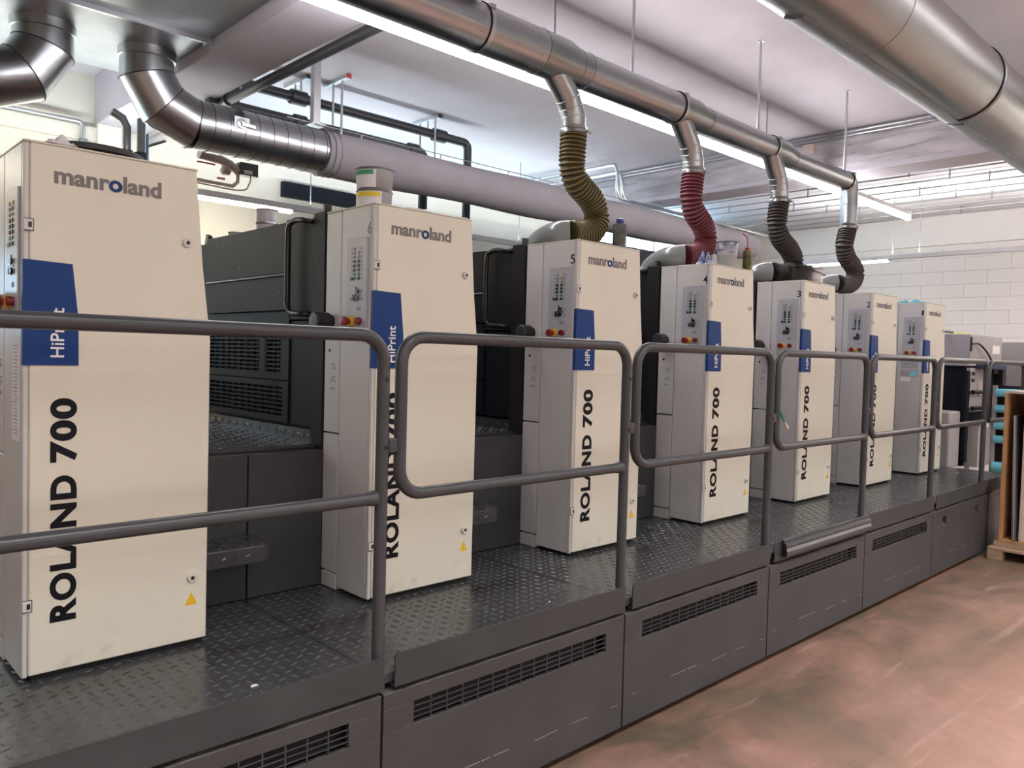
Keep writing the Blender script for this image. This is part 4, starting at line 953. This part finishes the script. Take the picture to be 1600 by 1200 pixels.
MB().lathe([(0.026, 0.0), (0.029, 0.004), (0.029, 0.118), (0.026, 0.124), (0.012, 0.127)], (0, 0, 0), 24).build('bottle_body', mat('grimy_green', (0.20, 0.20, 0.035), 0.35, col2=(0.035, 0.018, 0.015), scale=16), b4)
MB().lathe([(0.016, 0.123), (0.016, 0.143), (0.010, 0.145)], (0, 0, 0), 12).build('bottle_cap', redpaint, b4)
MB().tube(spline([(0.0, 0, 0.143), (0.0, 0, 0.185), (-0.006, 0, 0.205), (-0.03, 0.004, 0.219), (-0.052, 0.006, 0.227)], 5), 0.0038, 8).build('spout', redpaint, b4)
# black bucket with handle on tower 3
b3 = thing('black_bucket', 'black bucket with its wire handle folded down on tower 3', 'bucket', (5.495, 2.74, ZT2))
MB().lathe([(0.066, 0.0), (0.069, 0.003), (0.080, 0.10), (0.086, 0.104), (0.086, 0.116), (0.078, 0.116), (0.068, 0.02), (0.0, 0.02)], (0, 0, 0), 32).build('bucket_wall', black, b3)
MB().tube(spline([(-0.084, 0.0, 0.108), (-0.07, -0.055, 0.098), (0.0, -0.098, 0.088), (0.07, -0.07, 0.092), (0.084, 0.0, 0.108)], 6), 0.004, 8).build('bucket_handle', black, b3)
w3 = pail('clear_tub', 'pale tub standing beside the black bucket on tower 3', 5.625, 2.70, 0.052, 0.058, 0.105, mat('milky_plastic', (0.62, 0.62, 0.58), 0.3), cat='tub')
th_ = [Vector((0.078*math.cos(2*PI*k/32), 0.078*math.sin(2*PI*k/32), 0.078+0.30*0.078*math.sin(2*PI*k/32-0.6))) for k in range(32)]
MB().tube(th_, 0.0035, 8, False, 0, None, True).build('bail_handle', black, w3)
wrap('tub_label', paper, w3, 0.055, 0.057, 0.03, 0.075, -2.9, -1.3)
# tins on the unit between the two left towers
UZ = 2.1503
pail('ink_tin', 'lower pale tin stacked behind the grab handle', 1.92, 3.88, 0.052, 0.052, 0.080, white_cl, UZ); pail('ink_tin', 'upper pale tin stacked behind the grab handle', 1.92, 3.88, 0.052, 0.053, 0.072, white_cl, UZ+0.0805)
pail('ink_tin', 'low tin right of the stacked pale tins', 1.92, 3.55, 0.050, 0.051, 0.060, tin, UZ); pail('ink_tin', 'small white tin left of the stacked pale tins', 1.92, 4.22, 0.050, 0.050, 0.065, white_cl, UZ)
MBl = thing('tin_lid', 'dark lid leaning between the tins on the printing unit', 'lid', (1.92, 4.05, UZ)); MB().lathe([(0.055, 0.0), (0.058, 0.004), (0.058, 0.018), (0.05, 0.022), (0.0, 0.022)], (0, 0, 0), 24).build('lid_disc', anth, MBl)
rag('cleaning_rag', 'reddish rag on the unit beside the leftmost tower', mat('red_cloth', (0.40, 0.14, 0.10), 0.9), 1.98, 4.86, 0.30, 0.42, 0.09, UZ, 21)
o = MB().box(-0.012, 0.012, -0.02, 0.02, 0.0, 0.07).build('lever_stub', black, None, (1.85, 4.46, UZ), bevel=0.003); o.rotation_euler = (0.35, 0, 0); tag(o, 'short black lever sticking up from the unit edge', 'lever')
# brush hooked on the rail, paper scraps
br = thing('paint_brush', 'small green-handled brush stuck on the rail post', 'brush', (3.895, 2.03, 1.29))
MB().tube([(0.0, 0, 0.045), (0.02, -0.005, 0.02), (0.045, -0.01, -0.02)], [0.010, 0.009, 0.005], 10).build('handle', mat('green_plastic', (0.03, 0.22, 0.14), 0.4), br)
MB().tube([(0.045, -0.01, -0.02), (0.07, -0.015, -0.055)], [0.006, 0.010], 10).build('bristles', wood_pale, br)
rs_ = random.Random(7)
for k, (x, y, z, s, t) in enumerate(((1.07, 2.20, ZD+0.003, 0.012, 'largest white paper scrap on the walkway before the leftmost tower'), (1.26, 2.10, ZD+0.003, 0.006, 'tiny pale scrap on the walkway near the first rail post'), (2.35, 2.20, ZD+0.003, 0.006, 'tiny pale scrap on the walkway left of tower 5'))):
    o = MB().prism([(-s, -s*0.5), (s, -s*0.3), (s*0.7, s*0.7), (-s*0.6, s*0.5)], 2, 0, 0.0015).build('paper_scrap', paper, None, (x, y, z)); tag(o, t, 'paper')

# ------------------------------------------------------------------ feeder, far cabinet, rollers, shelf on a pallet
fd = thing('sheet_feeder', 'grey and navy sheet feeder at the far end of the press', 'feeder', (9.05, 2.64, ZD-0.02))
Z = lambda z: z-(ZD-0.02)
MB().box(0.0, 1.12, 0.0, 0.60, Z(1.60), Z(1.93)).build('feeder_head', feeder_grey, fd, bevel=0.006)
MB().box(-0.004, 0.0, 0.02, 0.55, Z(1.60), Z(1.92)).build('head_side_tint', feeder_lilac, fd)  # purple-blue light on this face is painted as a lilac slab
MB().box(0.02, 1.08, 0.03, 0.55, 0.0, Z(1.60)).build('feeder_frame', anth_blue, fd, bevel=0.004)
MB().box(0.06, 0.74, -0.10, 0.03, 0.0, Z(0.98)).build('lower_cover', feeder_grey, fd, bevel=0.006)
MB().box(0.80, 1.08, -0.10, 0.03, 0.0, Z(1.0)).build('lower_cover', feeder_grey, fd, bevel=0.006)
MB().box(-0.35, -0.02, 0.05, 0.40, 0.0, Z(1.13)).build('side_cover', feeder_grey, fd, bevel=0.02)
MB().box(-0.02, 0.06, 0.0, 0.04, Z(0.6), Z(1.55)).build('navy_post', anth_blue, fd)
MB().box(0.03, 0.55, 0.0, 0.035, Z(1.12), Z(1.58)).build('gear_plate', feeder_grey, fd)
for z in (1.52, 1.45): MB().box(0.10, 0.17, -0.012, 0.0, Z(z)-0.018, Z(z)+0.018).build('black_switch', black, fd)
for z in (1.33, 1.16): MB().tube([(0.05, -0.03, Z(z)), (0.26, -0.05, Z(z))], 0.022, 12).build('clamp_lever', black, fd)
MB().lathe([(0.0, -0.03), (0.07, -0.028), (0.085, -0.01), (0.085, 0.0)], (0.36, 0.0, Z(1.36)), 20, 'y').build('hand_wheel', wood_pale, fd)
MB().prism([(0.05, Z(0.98)), (0.33, Z(0.96)), (0.33, Z(1.20)), (0.16, Z(1.24))], 1, -0.115, -0.112).build('hanging_sheet', paper, fd)
MB().box(-0.0, 0.04, -0.012, 0.0, Z(1.75), Z(1.90)).build('cable_port', black, fd)
MB().tube(spline([(0.03, -0.01, Z(1.83)), (0.20, -0.03, Z(1.83)), (0.42, -0.05, Z(1.74)), (0.62, -0.05, Z(1.64)), (0.85, -0.03, Z(1.63))]), 0.010, 8).build('power_cable', black, fd)
MB().box(0.22, 0.80, -0.14, 0.0, Z(1.57), Z(1.62)).build('navy_tray', mat('navy_plastic', (0.03, 0.04, 0.10), 0.35), fd, bevel=0.004)
MB().box(0.80, 1.10, -0.02, 0.02, Z(1.52), Z(1.64)).build('dark_bracket', black, fd)
MB().box(0.75, 1.02, -0.004, 0.0, Z(1.74), Z(1.83)).build('white_label', paper, fd)
MB().box(0.60, 1.0, 0.25, 0.35, Z(1.93), Z(1.965)).build('yellow_tool', yel_lab, fd, bevel=0.01)
MB().tube([(-0.2, 0.25, Z(1.955)), (0.1, 0.2, Z(1.95))], 0.012, 8).build('loose_rod', steel_dk, fd)
MB().box(0.98, 1.10, -0.06, 0.10, 0.0, Z(1.60)).build('corner_post', black, fd, bevel=0.004)
gw = thing('sheet_metal_screen', 'tall grey sheet-metal screen right of the feeder', 'screen', (10.6, 2.55, 0)); MB().box(0, 0.04, -1.9, 0.55, 0.45, 1.89).build('screen_sheet', steel_wall, gw, bevel=0.004); MB().box(0, 0.04, -1.9, -1.84, 0, 0.45).box(0, 0.04, 0.49, 0.55, 0, 0.45).build('screen_leg', steel_wall, gw)
rk = thing('roller_rack', 'rack with cyan sleeved rollers between feeder and wooden shelf', 'rack', (9.55, 2.30, 0)); MB().box(-0.03, 0.0, 0.20, 0.24, 0, 1.40).box(-0.03, 0, -0.34, -0.30, 0, 1.40).build('rack_post', feeder_grey, rk); MB().box(0.05, 0.08, -0.34, 0.24, 0.3, 1.40).build('rack_back', blackm, rk)
for z in (1.325, 1.155, 0.975, 0.83, 0.53): MB().tube([(-0.02, -0.30, z), (-0.02, 0.21, z)], 0.042 if z > 0.6 else 0.06, 18).build('cyan_roller', cyan, rk)

sh = thing('wooden_shelf_box', 'open plywood box holding upright sheets at the right edge', 'shelf', (7.47, 1.90, 0.165))
MB().box(0, 0.60, -0.022, 0.0, 0.0, 1.215).build('side_board', wood, sh, bevel=0.002)
MB().box(0, 0.60, -0.17, -0.145, 0.0, 1.19).build('divider_board', wood_pale, sh, bevel=0.002)
MB().box(0, 0.60, -0.62, -0.598, 0.0, 1.19).build('side_board', wood_pale, sh, bevel=0.002)
MB().box(0, 0.60, -0.62, 0.0, 1.215, 1.235).build('top_board', wood_pale, sh, bevel=0.002)
MB().box(0.58, 0.60, -0.598, -0.022, 0.0, 1.19).build('back_board', brown_in, sh)
MB().box(0, 0.60, -0.62, 0.0, -0.018, 0.0).build('bottom_board', wood, sh, bevel=0.002)
for k, (y, t, m_) in enumerate(((-0.062, 0.10, gsheet), (-0.075, 0.07, paper), (-0.090, 0.04, gsheet), (-0.105, 0.02, steel_dk))):
    o = MB().box(0.03, 0.55, -0.0015, 0.0015, 0.0, 1.03).build('stored_sheet', m_, None, (7.47, 1.90+y-0.03, 0.168)); o.rotation_euler = (-0.028-0.006*k, 0, 0)
    tag(o, ['outermost grey sheet leaning in the plywood box', 'white sheet leaning in the plywood box', 'second grey sheet leaning in the plywood box', 'dark sheet leaning innermost in the plywood box'][k], 'sheet')
pt = thing('wooden_pallet', 'rough wooden pallet under the plywood box at the right edge', 'pallet', (7.40, 1.96, 0))
for y0 in (-0.11, -0.62, -1.15): 
    for x0 in (0.0, 0.38, 0.76): MB().box(x0, x0+0.10, y0, y0+0.11, 0.0, 0.078).build('block', wood_pal, pt, bevel=0.004)
for k, x0 in enumerate((0.0, 0.19, 0.38, 0.57, 0.76)): MB().box(x0, x0+0.105, -1.15, 0.0, 0.078, 0.100).build('plank', wood_pal, pt, bevel=0.003)
for x0 in (0.07, 0.55): MB().box(x0, x0+0.06, -0.75, -0.03, 0.100, 0.147).build('bearer', wood_pal, pt, bevel=0.003)
bx_ = thing('small_case', 'small black box with a pale label on the plywood box', 'box', (7.52, 1.74, 1.4003)); MB().box(0, 0.12, -0.13, 0.0, 0, 0.115).build('case_body', black, bx_, bevel=0.006); MB().box(-0.002, 0, -0.10, -0.045, 0.02, 0.085).build('case_label', feeder_lilac, bx_)
o = MB().box(7.49, 7.62, 1.55, 1.80, 1.4001, 1.4003).build('loose_paper', paper); tag(o, 'white paper under the small black box', 'paper')
